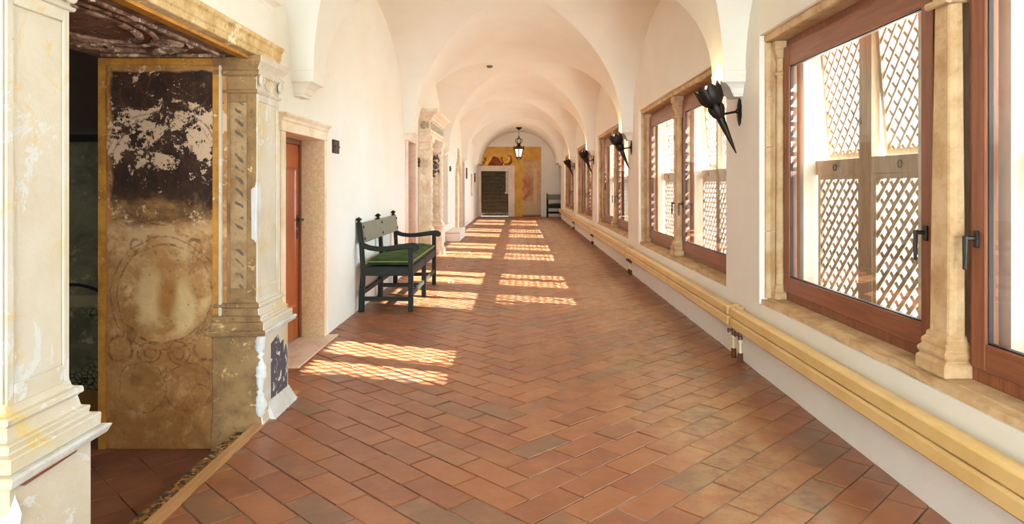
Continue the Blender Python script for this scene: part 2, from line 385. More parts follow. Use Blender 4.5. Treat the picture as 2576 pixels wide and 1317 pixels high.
# chapel wall: dim mural with a scaly tail
g = G('chapel_mural'); X, Y_, Z = g.sep(); n1 = g.noise(4, 6, .7, .6)
c = g.mix(g.step(n1, .35, .65), lin('6a5f45'), lin('4b4433')); c = g.mix(g.step(g.noise(9, 6, .8), .56, .66), c, lin('8d7a5c'))
c = g.mix(g.step(Z, 1.55, 1.75), c, g.mix(n1, lin('3a2c20'), lin('241a14')))
c = g.mix(g.m('SUBTRACT', 1.0, g.step(g.m('ABSOLUTE', g.m('SUBTRACT', Z, 1.66)), .02, .03)), c, lin('1c120d'))
c = g.mix(g.m('MULTIPLY', g.m('SUBTRACT', 1.0, g.step(g.m('ABSOLUTE', g.m('SUBTRACT', Z, .58)), .03, .05)), .6), c, lin('8f7a58'))
tail = g.ring(X, Z, -2.95, .32, .28, .11)
tail = g.m('MULTIPLY', tail, g.m('SUBTRACT', 1.0, g.step(Z, .5, .56)))
scl = g.step(g.vor(26, 'DISTANCE_TO_EDGE', g.comb(X, 0.0, Z)), .02, .1)
c = g.mix(tail, c, g.mix(scl, lin('1f1a14'), lin('6e6244')))
c = g.mix(g.ring(X, Z, -2.95, .32, .37, .014), c, lin('1a140f')); c = g.mix(g.m('SUBTRACT', 1.0, g.step(Z, -.02, .0)), c, lin('7c5326'))
g.bump(n1, .3, .01); M['mural'] = g.fin(c, .85, 0, .2)

g = G('soffit_paint'); n1 = g.noise(9, 6, .75, 1.0)
c = g.mix(g.step(g.noise(5, 6, .7), .35, .65), lin('8a6a58'), lin('6a4a3c')); c = g.mix(g.step(n1, .57, .62), c, lin('2c1a14'))
c = g.mix(g.step(g.noise(12, 6, .8), .6, .66), c, lin('c9ae98')); g.bump(n1, .5, .015); M['soffit'] = g.fin(c, .85, 0, .2)
g = G('soffit_relief_paint'); n1 = g.noise(12, 6, .75, .6)
c = g.mix(g.step(n1, .4, .6), lin('a98a76'), lin('5d4236')); c = g.mix(g.step(g.noise(9, 6, .75), .55, .6), c, lin('e6d6c6')); M['soffit_relief'] = g.fin(c, .8, 0, .25)
g = G('lintel_paint'); c = g.mix(g.step(g.noise(6, 6, .7), .35, .65), lin('cbb084'), lin('ad8c58')); c = g.mix(g.step(g.noise(14, 6, .8), .58, .64), c, lin('8a6a3c'))
c = g.mix(g.step(g.noise(4, 6, .7), .6, .66), c, lin('e8d6b4')); g.bump(g.noise(20, 6, .7), .4, .012); M['lintel_paint'] = g.fin(c, .85, 0, .2)
g = G('carved_stone'); c = g.mix(g.step(g.noise(5, 6, .7), .35, .65), lin('efe3d0'), lin('dcc9ac')); c = g.mix(g.step(g.noise(7, 6, .8, .4), .62, .68), c, lin('b98a63'))
c = g.mix(g.step(g.noise(3.4, 6, .8, .4), .66, .7), c, lin('8a7563')); g.bump(g.noise(24, 6, .7), .4, .012); M['carved'] = g.fin(c, .85, 0, .2)
M['carved_dark'] = basic('blackened_stone', '4a4038', '6f6254', sc=9, rough=.85, bump=.5)
M['blue_carve'] = basic('frieze_paint_remains', 'c2b49c', '8a8078', sc=22, rough=.85, bump=.5)
g = G('gothic_stone'); c = g.mix(g.step(g.noise(6, 6, .7), .35, .7), lin('dac9a4'), lin('c4ac7e')); g.bump(g.noise(24, 5), .3, .01); M['gothic'] = g.fin(c, .85, 0, .2)
# azulejo strip
g = G('azulejo'); X, Y_, Z = g.sep(); v = g.comb(X, Y_, Z)
c = g.mix(g.step(g.noise(26, 3, .5, 2.0), .5, .54), lin('a06c2c'), lin('26333f')); c = g.mix(g.step(g.noise(18, 4, .6), .6, .64), c, lin('a8966c')); M['azulejo'] = g.fin(c, .25)

# back wall frescoes
g = G('ochre_wall_paint'); c = g.mix(g.step(g.noise(2.5, 6, .65), .35, .7), lin('d9a856'), lin('c08f43')); c = g.mix(g.m('MULTIPLY', g.step(g.noise(8, 6, .7), .55, .7), .4), c, lin('e0bf82')); M['ochre_wall'] = g.fin(c, .85, 0, .2)
g = G('faded_fresco'); X, Y_, Z = g.sep(); n1 = g.noise(3, 6, .7, .6)
c = g.mix(g.step(n1, .35, .65), lin('cbaa80'), lin('b98f66'))
pk = g.m('MULTIPLY', g.disc(g.m('MULTIPLY', g.m('SUBTRACT', X, .22), 1.1), g.m('MULTIPLY', g.m('SUBTRACT', Z, 1.2), .75), 0.0, 0.0, .42, .2), g.step(n1, .3, .6)); c = g.mix(pk, c, lin('a8664a'))
c = g.mix(g.m('MULTIPLY', g.step(g.noise(7, 6, .7), .58, .66), .5), c, lin('94573f'))
col1 = g.m('SUBTRACT', 1.0, g.step(g.m('ABSOLUTE', g.m('SUBTRACT', X, .72)), .06, .08)); c = g.mix(g.m('MULTIPLY', col1, g.m('MULTIPLY', .6, g.m('SUBTRACT', 1.0, g.step(Z, 2.0, 2.1)))), c, lin('dcc298'))
c = g.mix(g.m('MULTIPLY', g.m('SUBTRACT', 1.0, g.step(Z, .62, .72)), .8), c, g.mix(n1, lin('cdb796'), lin('b59d7c'))); c = g.mix(g.m('SUBTRACT', 1.0, g.step(Z, .02, .12)), c, lin('8a5136'))
M['faded'] = g.fin(c, .85, 0, .2)
g = G('overdoor_fresco'); X, Y_, Z = g.sep(); n1 = g.noise(5, 6, .7, .8)
c = g.mix(g.step(n1, .4, .6), lin('e8b440'), lin('cf9030')); c = g.mix(g.step(g.noise(4, 6, .75, 1.0), .56, .6), c, lin('ecdcc4'))
swirl = g.m('MAXIMUM', g.ring(X, Z, -1.62, 2.45, .2, .07), g.ring(X, Z, -.5, 2.45, .22, .07)); c = g.mix(g.m('MULTIPLY', swirl, g.step(n1, .35, .5)), c, lin('7d4436'))
tri = g.m('LESS_THAN', g.m('ADD', g.m('ABSOLUTE', g.m('ADD', X, .98)), g.m('MULTIPLY', g.m('SUBTRACT', Z, 2.15), .62)), .36); c = g.mix(tri, c, g.mix(g.step(n1, .4, .6), lin('9a5638'), lin('7a3b28')))
M['overdoor'] = g.fin(c, .85, 0, .2)
M['board'] = basic('beige_board', 'cdb68a', 'b59d72', rough=.6)
M['reveal_grey'] = basic('grey_reveal', 'dcd6d0', 'd0c8c0', rough=.85)

# ------------------------------------------------------------------ the shell
WX = 1.73                                  # inner faces of the side walls at +-WX
YB = 29.2                                  # back wall
Y0 = -5.2                                  # rear end behind the camera
PIERS = [0.15, 5.35, 10.45, 15.65, 20.95, 26.2]
WIN = [(2.95, .78, 4.90), (7.90, 5.68, 9.82), (13.0, 10.75, 15.0), (18.25, 15.95, 20.3), (23.55, 21.25, 25.6)]   # centre, near, far
ZS, ZT = .50, 2.42
SPR, RISE, HS = 2.22, 1.40, 1.56           # vault springing, rise, half span
TOPW = 3.75

def wall_cells(mb, x0, x1, ya, yb, za, zb, holes):
    ys = sorted({ya, yb, *[h[0] for h in holes], *[h[1] for h in holes]})
    for a, b in zip(ys, ys[1:]):
        hs = sorted([(h[2], h[3]) for h in holes if h[0] <= a + 1e-6 and h[1] >= b - 1e-6])
        z = za
        for h0, h1 in hs:
            if h0 > z + 1e-6: mb.box(x0, x1, a, b, z, h0)
            z = h1
        if z < zb - 1e-6: mb.box(x0, x1, a, b, z, zb)

# right wall (windows, and a passage at the far end)
XO = 2.06
holes = [(a, b, ZS, ZT) for c, a, b in WIN] + [(27.9, YB, -.1, 2.15)]
mb = MB(); wall_cells(mb, WX, XO, Y0, YB, -.3, TOPW, holes)
wall_right = mb.build('wall_right', M['plaster'], kind='structure')
# left wall
PORT = (2.19, 3.995, -.3, 2.145)             # opening of the painted portal
DOOR1 = (5.05, 6.05, -.05, 1.745)
DOOR2 = (10.62, 11.42, -.05, 2.05)
NICHE = (15.4, 16.75, .42, 2.5)
DOOR3 = (20.9, 22.0, -.05, 2.08)
CARV = (12.12, 13.5, -.05, 2.15)
GOTH = (18.75, 20.0, .05, 1.9)
mb = MB(); wall_cells(mb, -2.33, -WX, Y0, YB, -.3, TOPW, [PORT, DOOR1, DOOR2, NICHE, DOOR3, CARV])
wall_left = mb.build('wall_left', M['plaster'], kind='structure')
# closed backs of the recesses in the left wall
mb = MB()
for h in (DOOR1, DOOR2, NICHE, DOOR3, CARV):
    d = 2.12 if h in (NICHE, GOTH) else 2.2
    mb.box(-2.32, -d, h[0] - .02, h[1] + .02, h[2] - .02, h[3] + .02)
mb.build('recess_back', M['reveal_grey'], wall_left)
# ends
mb = MB(); mb.box(-2.33, -1.2, Y0 - .3, Y0, -.3, TOPW); mb.box(1.2, XO, Y0 - .3, Y0, -.3, TOPW); mb.box(-1.2, 1.2, Y0 - .3, Y0, 2.8, TOPW); mb.build('wall_front', M['plaster'], kind='structure')  # unseen rear end left open to add fill daylight
SD = (-1.60, -.43, 1.945)                  # stair doorway in the back wall: x0, x1, top
mb = MB(); mb.box(-2.33, SD[0], YB, YB + .35, -.3, TOPW); mb.box(SD[0], SD[1], YB, YB + .35, SD[2], TOPW); mb.box(SD[1], 4.3, YB, YB + .35, -.3, TOPW)
wall_back = mb.build('wall_back', M['plaster'], kind='structure')
# side passage at the far right end
mb = MB(); mb.box(XO, 4.3, 27.6, 27.9, -.3, 2.6); mb.box(XO, 4.3, 27.6, YB + .3, 2.3, 2.6); mb.box(4.3, 4.5, 27.6, YB + .3, -.3, 2.6); mb.build('wall_passage', M['plaster'], kind='structure')
# stair shaft
mb = MB(); mb.box(-2.45, -2.3, YB + .35, 34.5, -.3, 5.2); mb.box(SD[1] + .02, SD[1] + .25, YB + .35, 34.5, -.3, 5.2)
mb.box(-2.45, SD[1] + .25, 34.5, 34.7, -.3, 5.4); mb.box(-2.45, SD[1] + .25, YB + .35, 31.2, 5.2, 5.4); mb.box(-2.45, SD[1] + .25, 31.32, 34.7, 5.2, 5.4); mb.box(-2.45, SD[1] + .25, YB + .3, YB + .36, SD[2] + .01, 5.4)  # narrow unseen roof slot, added to let daylight onto the steps
mb.build('wall_stairwell', M['plaster'], kind='structure')

# groin vaults
N = 22
mb = MB()
bays = [(Y0 - .05, .15)] + list(zip(PIERS, PIERS[1:])) + [(26.2, YB + .05)]
for k, (ya, yb) in enumerate(bays):
    c, hb = (ya + yb) / 2, (yb - ya) / 2 - .15
    last = (k == len(bays) - 1)
    xs = [(-WX - .05, N)] + [(HS * math.sin(PI/2 * i / N), abs(i)) for i in range(-N, N + 1)] + [(WX + .05, N)]
    ys = [(ya, N)] + [(c + hb * math.sin(PI/2 * i / N), abs(i)) for i in range(-N, N + 1)] + [(yb, N)]
    if last: ys = [(ya, N), (yb, N)]
    b = len(mb.v)
    for y, j in ys:
        for x, i in xs:
            mb.v.append(Vector((x, y, SPR + RISE * max(math.cos(PI/2 * i / N), math.cos(PI/2 * j / N)))))
    nx = len(xs)
    for j in range(len(ys) - 1):
        for i in range(nx - 1):
            p = b + j * nx + i; q = [p, p + 1, p + nx + 1, p + nx]
            sx = xs[i][0] + xs[i+1][0]; sy = (ys[j][0] + ys[j+1][0]) - 2 * c
            if sx * sy > 0: t = [(q[0], q[1], q[2]), (q[0], q[2], q[3])]
            else: t = [(q[0], q[1], q[3]), (q[1], q[2], q[3])]
            for f in t: mb.f.append(list(f)); mb.m.append(0)
ceiling = mb.build('ceiling', M['vault'], smooth=True, sharp=9, kind='structure')
# corbels under the springers
for k, py in enumerate(PIERS[1:]):
    for s, wall in ((-1, wall_left), (1, wall_right)):
        mb = MB(); L = []
        for z, ox, oy in ((2.03,.07,.09),(2.05,.075,.095),(2.055,.085,.10),(2.09,.10,.11),(2.12,.13,.13),(2.13,.145,.14),(2.135,.165,.155),(2.225,.175,.165)):
            x0, x1 = s * (WX - ox), s * (WX + .05)
            L.append([(x0, py - oy, z), (x1, py - oy, z), (x1, py + oy, z), (x0, py + oy, z)])
        mb.loft(L); mb.build('corbel', M['plaster'], wall, bevel=.006)

# exterior: ground far below, unseen stepped wall added to keep sun off the nearest window
mb = MB(); mb.box(XO + .02, 90, -60, 90, -4.2, -4.0); mb.box(-60, XO + .02, -60, Y0 - .3, -4.2, -4.0); mb.build('floor_courtyard', M['ground'], kind='structure')
mb = MB(); mb.box(12, 13, -40, -.2, -4, 8.4); mb.box(12, 13, -.2, 3.3, -4, 7.36); mb.build('wall_sun_blocker', M['sun_blocker'], kind='structure')
mb = MB(); mb.box(XO + .0, 3.0, Y0, 27.5, 2.68, 2.80); mb.build('trim_added_eave', M['outside_white'], kind='structure')  # unseen eave, added to cut off the far ends of the sun patches
mb = MB(); mb.box(XO - .2, XO, Y0, 27.5, -4, -.3); mb.build('wall_lower_storey', M['outside_white'], kind='structure')

# ------------------------------------------------------------------ floor: terracotta in two running-bond wings that interlock
PX = -1.43                                  # edge of the corridor floor along the portal
mb = MB()
for q in ((PX, WX + .1, Y0, YB), (-WX - .1, PX, 4.47, YB), (-WX - .1, PX, Y0, 1.6), (WX + .1, 4.3, 27.6, YB)): mb.box(*q, -.3, -.0055)
floor = mb.build('floor', M['grout'], kind='structure')
mb = MB(); mb.box(SD[0] - .05, SD[1] + .05, YB, YB + .4, -.3, -.004); mb.build('threshold_bed', M['stair'], floor)

def clip(poly, nx, ny, d):
    out = []
    for i in range(len(poly)):
        a, b = poly[i], poly[(i + 1) % len(poly)]
        da, db = a[0]*nx + a[1]*ny - d, b[0]*nx + b[1]*ny - d
        if da >= 0: out.append(a)
        if (da >= 0) != (db >= 0):
            t = da / (da - db); out.append((a[0] + (b[0]-a[0])*t, a[1] + (b[1]-a[1])*t))
    return out
def area(p): return abs(sum(p[i][0]*p[(i+1)%len(p)][1] - p[(i+1)%len(p)][0]*p[i][1] for i in range(len(p)))) / 2
TW, TL, JT = .1535, .333, .007
SEAM = -.06
q2 = math.sqrt(.5)
tiles = []
def put_tile(p0, p1, q0, q1):
    """p along (1,-1), q along (1,1); seam at x = SEAM"""
    g_ = JT / 2
    rnd = random.uniform
    quad = [(p0+g_+rnd(-.002,.002), q0+g_+rnd(-.002,.002)), (p1-g_+rnd(-.002,.002), q0+g_+rnd(-.002,.002)), (p1-g_+rnd(-.002,.002), q1-g_+rnd(-.002,.002)), (p0+g_+rnd(-.002,.002), q1-g_+rnd(-.002,.002))]
    poly = [(SEAM + (p + q) * q2, (q - p) * q2) for p, q in quad]
    cy = sum(v[1] for v in poly) / 4; cx = sum(v[0] for v in poly) / 4
    if cx > WX + .3 or cx < -WX - .3 or cy < .4 or cy > YB + .2: return
    poly = clip(poly, -1, 0, -WX); poly = clip(poly, 0, -1, -YB) if poly else poly
    if poly: poly = clip(poly, 1, 0, (PX + .002) if cy < 4.5 else -WX)
    if len(poly) < 3 or area(poly) < .0015: return
    cx = sum(v[0] for v in poly) / len(poly); cy = sum(v[1] for v in poly) / len(poly)
    px = VPX + F * cx / cy; py = VPY + F * H / cy
    tiles.append((poly, cx, cy, px, py))
K = 150
for k in range(-20, K * 2):
    # left wing: strip q in [k, k+1]*TW, p up to -k*TW
    q0, q1 = k * TW, (k + 1) * TW; pe = -k * TW
    p = pe - random.Random(k).choice([0, 0, 0]) 
    first = TL if k % 2 == 0 else TL
    n = 0
    while True:
        L = TL
        if n == 0 and k % 2: L = TL
        p1_ = p; p0_ = p - L
        xm = SEAM + ((p0_ + p1_) / 2 + (q0 + q1) / 2) * q2
        if xm < -WX - .4 or n > 14: break
        put_tile(p0_, p1_, q0, q1); p = p0_; n += 1
    # right wing: strip p in [-k, -k+1]*TW starting at q = k*TW
    p0, p1 = -k * TW, (-k + 1) * TW; q = k * TW; n = 0
    while True:
        xm = SEAM + ((p0 + p1) / 2 + q + TL / 2) * q2
        if xm > WX + .4 or n > 14: break
        put_tile(p0, p1, q, q + TL); q += TL; n += 1
def tile_mesh(mb, poly, cx, cy):
    h = random.uniform(-.0022, .0018); tx, ty = random.uniform(-.011, .011), random.uniform(-.011, .011)
    n = len(poly); e = .0035
    def top(x, y, dz): return (x, y, h + tx * (x - cx) + ty * (y - cy) + dz)
    ins = []
    for x, y in poly:
        d = Vector((cx - x, cy - y)); d = d.normalized() * e * 1.4 if d.length > 0 else d
        ins.append((x + d.x, y + d.y))
    loops = [[(x, y, -.012) for x, y in poly], [top(x, y, -.002) for x, y in poly], [top(x, y, 0) for x, y in ins]]
    mb.loft(loops)
vis = [t for t in tiles if -60 < t[3] < 2640 and t[4] < 1360]
vis.sort(key=lambda t: t[2]); near_set = set(id(t) for t in vis[:300])
rest = MB()
for t in tiles:
    if id(t) in near_set:
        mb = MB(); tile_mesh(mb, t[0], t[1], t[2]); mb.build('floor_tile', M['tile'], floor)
    else: tile_mesh(rest, t[0], t[1], t[2])
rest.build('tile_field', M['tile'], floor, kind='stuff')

# ------------------------------------------------------------------ windows
def colonnette(mb_shaft, cx, cy, r0, r1, z0, z1, n=8):
    loops = []
    for z, r in ((z0, r0), ((z0 + z1) / 2, (r0 + r1) / 2), (z1, r1)):
        loops.append([(cx + r * math.cos(2*PI*(i+.5)/n), cy + r * math.sin(2*PI*(i+.5)/n), z) for i in range(n)])
    mb_shaft.loft(loops)

def octs(mb, cx, cy, prof, n=8, sy=1.0):
    mb.loft([[(cx + r / math.cos(PI/n) * math.cos(2*PI*(i+.5)/n), cy + sy * r / math.cos(PI/n) * math.sin(2*PI*(i+.5)/n), z) for i in range(n)] for z, r in prof])

slat_mesh_cache = {}
def lattice_leaf(parent, y0, y1, z0, z1, x, tilt, singles):
    sw = .019 if tilt else .029
    """wooden lattice leaf; tilt = outward kick of the bottom edge in metres"""
    def P(y, z, dx=0): return (x + dx + tilt * (z1 - z) / (z1 - z0), y, z)
    fr = MB(); w = .035
    for (a, b) in (((y0 + w/2, z0), (y0 + w/2, z1)), ((y1 - w/2, z0), (y1 - w/2, z1))): fr.beam(P(*a), P(*b), w, .035, (0, 1, 0) if False else (1, 0, 0))
    for z in (z0 + w/2, z1 - w/2): fr.beam(P(y0 + w, z), P(y1 - w, z), .035, w, (0, 0, 1))
    leaf = fr.build('lattice_leaf', M['lattice'], parent)
    ay0, ay1, az0, az1 = y0 + w - .005, y1 - w + .005, z0 + w - .005, z1 - w + .005
    pw, ph = .100, .102
    joined = MB()
    for sgn, dx in ((1, -.006), (-1, .006)):
        # lines (y/pw) + sgn*(z/ph) = k
        k = math.floor(min(ay0/pw + sgn*az/ph for az in (az0, az1)))
        k1 = math.ceil(max(ay1/pw + sgn*az/ph for az in (az0, az1)))
        while k <= k1:
            pts = []
            for y in (ay0, ay1):
                z = sgn * (k - y / pw) * ph
                if az0 <= z <= az1: pts.append((y, z))
            for z in (az0, az1):
                y = (k - sgn * z / ph) * pw
                if ay0 < y < ay1: pts.append((y, z))
            if len(pts) >= 2:
                a, b = pts[0], pts[1]
                if math.hypot(a[0]-b[0], a[1]-b[1]) > .02:
                    t = MB() if singles else joined
                    t.beam(P(a[0], a[1], dx), P(b[0], b[1], dx), .011, sw, Vector((1, 0, 0)).cross(Vector((0, b[0]-a[0], b[1]-a[1]))))
                    if singles: t.build('slat', M['lattice'], leaf)
            k += 1
    if joined.v: joined.build('slat_field', M['lattice'], leaf, kind='stuff')
    return leaf

def handle(parent, x, y, z):
    mb = MB(); mb.box(x - .012, x, y - .016, y + .016, z - .035, z + .035)
    mb.beam((x - .01, y, z + .004), (x - .055, y, z + .004), .018, .018)
    mb.beam((x - .05, y, z + .014), (x - .052, y, z - .125), .022, .016, (1, 0, 0), w1=.018, t1=.012)
    mb.build('window_handle', M['black_plastic'], parent, bevel=.004)

wlabels = ['nearest', 'second', 'third', 'fourth', 'farthest']
for wi, (C, ya, yb) in enumerate(WIN):
    n = wi + 1
    W = empty('window_%d' % n, (1.86, C, ZS), kind='structure')
    # stone sill, rough front edge
    mb = MB(); ns = 26
    for k in range(ns):
        a, b = ya + (yb - ya) * k / ns, ya + (yb - ya) * (k + 1) / ns
        mb.box(1.745, 1.80, a, b, ZS - .0, ZS + .035)
    mb.jitter(.007, n)
    mb.box(1.79, 2.0, ya, yb, ZS - .0, ZS + .042); mb.build('stone_sill', M['stone'], W)
    # lintel in three blocks
    for a, b in ((ya, ya + (yb-ya)*.31), (ya + (yb-ya)*.31, ya + (yb-ya)*.66), (ya + (yb-ya)*.66, yb)):
        mb = MB(); mb.box(1.762, 2.0, a + .002, b - .002, 2.37, ZT + .002); mb.build('lintel_stone', M['stone'], W, bevel=.008)
    # jambs: stacked stones with a slim attached colonnette
    for side, yj in ((1, yb), (-1, ya)):
        for z0, z1 in ((ZS + .04, 1.02), (1.02, 1.62), (1.62, 2.37)):
            mb = MB()
            mb.prism([(1.765, 0), (1.80, 0), (1.80, -.03), (1.83, -.045), (1.93, -.045), (1.93, .0), (1.93, .0)] if False else
                     [(1.768, .004), (1.768, -.028), (1.80, -.028), (1.83, -.012), (1.84, -.012), (1.84, .004)],
                     lambda a, b, t, s=side, y=yj: (a, y + s * b, t), z0 + .002, z1 - .002)
            mb.build('jamb_stone', M['stone'], W, bevel=.004)
        cy = yj - side * .035
        mb = MB(); octs(mb, 1.868, cy, [(ZS + .14, .032), (2.05, .028), (2.27, .028)], 12); shaft = mb.build('jamb_colonnette', M['stone'], W, smooth=True)
        mb = MB(); mb.rects(1.835, 1.90, cy - .03, cy + .03, [(ZS+.04,.028),(ZS+.085,.028),(ZS+.09,.018),(ZS+.105,.024),(ZS+.12,.012),(ZS+.145,.004)]); mb.build('base', M['stone'], shaft, bevel=.004)
        mb = MB(); mb.rects(1.835, 1.90, cy - .03, cy + .03, [(2.245,.0),(2.27,.006),(2.285,.014),(2.305,.016),(2.31,.024),(2.368,.026)]); mb.build('capital', M['stone'], shaft, bevel=.004)
        mb = MB(); mb.lathe((1.868, cy, 0), [(.03,2.125),(.04,2.132),(.042,2.14),(.04,2.148),(.03,2.155)], 12); mb.build('neck_ring', M['stone'], shaft, smooth=True)
    # central colonnette
    mb = MB(); mb.loft([[(1.815+e, C-w+.02, z), (1.815+e+.02, C-w, z), (1.88, C-w, z), (1.88, C+w, z), (1.815+e+.02, C+w, z), (1.815+e, C+w-.02, z)] for z, w, e in ((ZS+.2,.083,0), (1.1,.083,.004), (2.15,.068,.014))])
    shaft = mb.build('colonnette', M['stone'], W, bevel=.006)
    mb = MB(); mb.rects(1.81, 1.89, C - .075, C + .075, [(ZS+.04,.034),(ZS+.10,.034),(ZS+.105,.02),(ZS+.125,.03),(ZS+.14,.03),(ZS+.15,.016),(ZS+.175,.02),(ZS+.19,.006),(ZS+.215,.002)]); mb.build('base', M['stone'], shaft, bevel=.006)
    mb = MB(); mb.rects(1.825, 1.89, C - .055, C + .055, [(2.14,.002),(2.2,.002),(2.22,.01),(2.24,.022),(2.255,.026),(2.26,.02),(2.275,.03),(2.29,.032),(2.295,.024),(2.31,.04),(2.37,.044)]); mb.build('capital', M['stone'], shaft, bevel=.005)
    mb = MB(); mb.tube([(1.815, C - .075, 2.135), (1.815, C + .075, 2.135)], .018, 8); mb.tube([(1.825, C - .075, 2.135), (1.9, C - .075, 2.135)], .018, 8); mb.build('neck_ring', M['stone'], shaft, smooth=True)
    # timber frame and sashes
    zf0, zf1 = ZS + .042, 2.37
    for side in (1, -1):
        a = C + side * .085; b = (yb - .05) if side > 0 else (ya + .05)
        lo, hi = min(a, b), max(a, b)
        mb = MB(); fw = .06
        mb.box(1.89, 1.955, lo, lo + fw, zf0, zf1); mb.box(1.89, 1.955, hi - fw, hi, zf0, zf1)
        mb.box(1.89, 1.955, lo + fw, hi - fw, zf1 - .07, zf1); mb.box(1.89, 1.955, lo + fw, hi - fw, zf0, zf0 + .075)
        mb.build('window_frame', M['wood_v'], W, bevel=.003)
        s0, s1, t0, t1 = lo + fw - .012, hi - fw + .012, zf0 + .06, zf1 - .055
        # sash: uprights and rails
        mb = MB(); sw = .085; x0, x1 = 1.868, 1.925
        mb.box(x0, x1, s0, s0 + sw, t0, t1); mb.box(x0, x1, s1 - sw, s1, t0, t1)
        sash = mb.build('sash', M['wood_v'], W, bevel=.004)
        for z0, z1 in ((t0, t0 + .11), (t1 - .142, t1)):
            mb = MB(); mb.box(x0 + .001, x1 - .001, s0 + sw, s1 - sw, z0, z1); mb.build('sash_rail', M['wood_h'], sash, bevel=.003)
        gy0, gy1, gz0, gz1 = s0 + sw, s1 - sw, t0 + .11, t1 - .142
        mb = MB()
        e = .006
        mb.box(x0 + .012, x0 + .03, gy0, gy0 + e, gz0, gz1); mb.box(x0 + .012, x0 + .03, gy1 - e, gy1, gz0, gz1); mb.box(x0 + .012, x0 + .03, gy0, gy1, gz0, gz0 + e); mb.box(x0 + .012, x0 + .03, gy0, gy1, gz1 - e, gz1)
        mb.build('glazing_gasket', M['gasket'], sash)
        mb = MB(); X_ = x0 + .024; mb.box(X_ - .002, X_ + .002, gy0, gy1, gz0, gz1); mb.build('pane', M['glass'], sash)
        handle(sash, x0, (s0 + .04) if side > 0 else (s1 - .04), 1.13)
    # outer lattice shutters and the white masonry mullion behind the colonnette
    mb = MB(); mb.box(1.985, 2.13, C - .20, C + .44, ZS - .4, ZT + .05); mb.box(1.985, 2.13, ya - .3, C - 1.42, ZS - .4, ZT + .05); mb.box(1.985, 2.13, C + 1.80, yb + .3, ZS - .4, ZT + .05)
    mb.box(2.0, 2.13, ya - .3, yb + .3, ZS - .1, ZS + .12)
    mb.build('outer_mullion', M['outside_white'], W)
    for a, b in ((C + .46, C + 1.05), (C + 1.19, C + 1.78), (C - 1.40, C - .82), (C - .77, C - .21)):
        single = (wi == 0 and a > C)
        lattice_leaf(W, a, b, ZS + .12, 1.421, 2.095, 0, single)
        lattice_leaf(W, a, b, 1.522, ZT + .02, 2.095, .07, single)
    for a, b in ((C + .44, C + 1.80), (C - 1.42, C - .20)):
        mb = MB(); mb.box(2.07, 2.115, a, b, 1.42, 1.515); mb.box(2.068, 2.118, *((C + 1.048, C + 1.192) if a > C else (C - .822, C - .768)), ZS, ZT + .05); r_ = mb.build('lattice_rail', M['lattice'], W)
        for yy in (a + .3, b - .3):
            mb = MB(); mb.tube([(2.062, yy + .02 * math.cos(t * PI / 6), 1.465 + .02 * math.sin(t * PI / 6)) for t in range(13)], .004, 6); mb.build('ring_pull', M['iron'], r_)

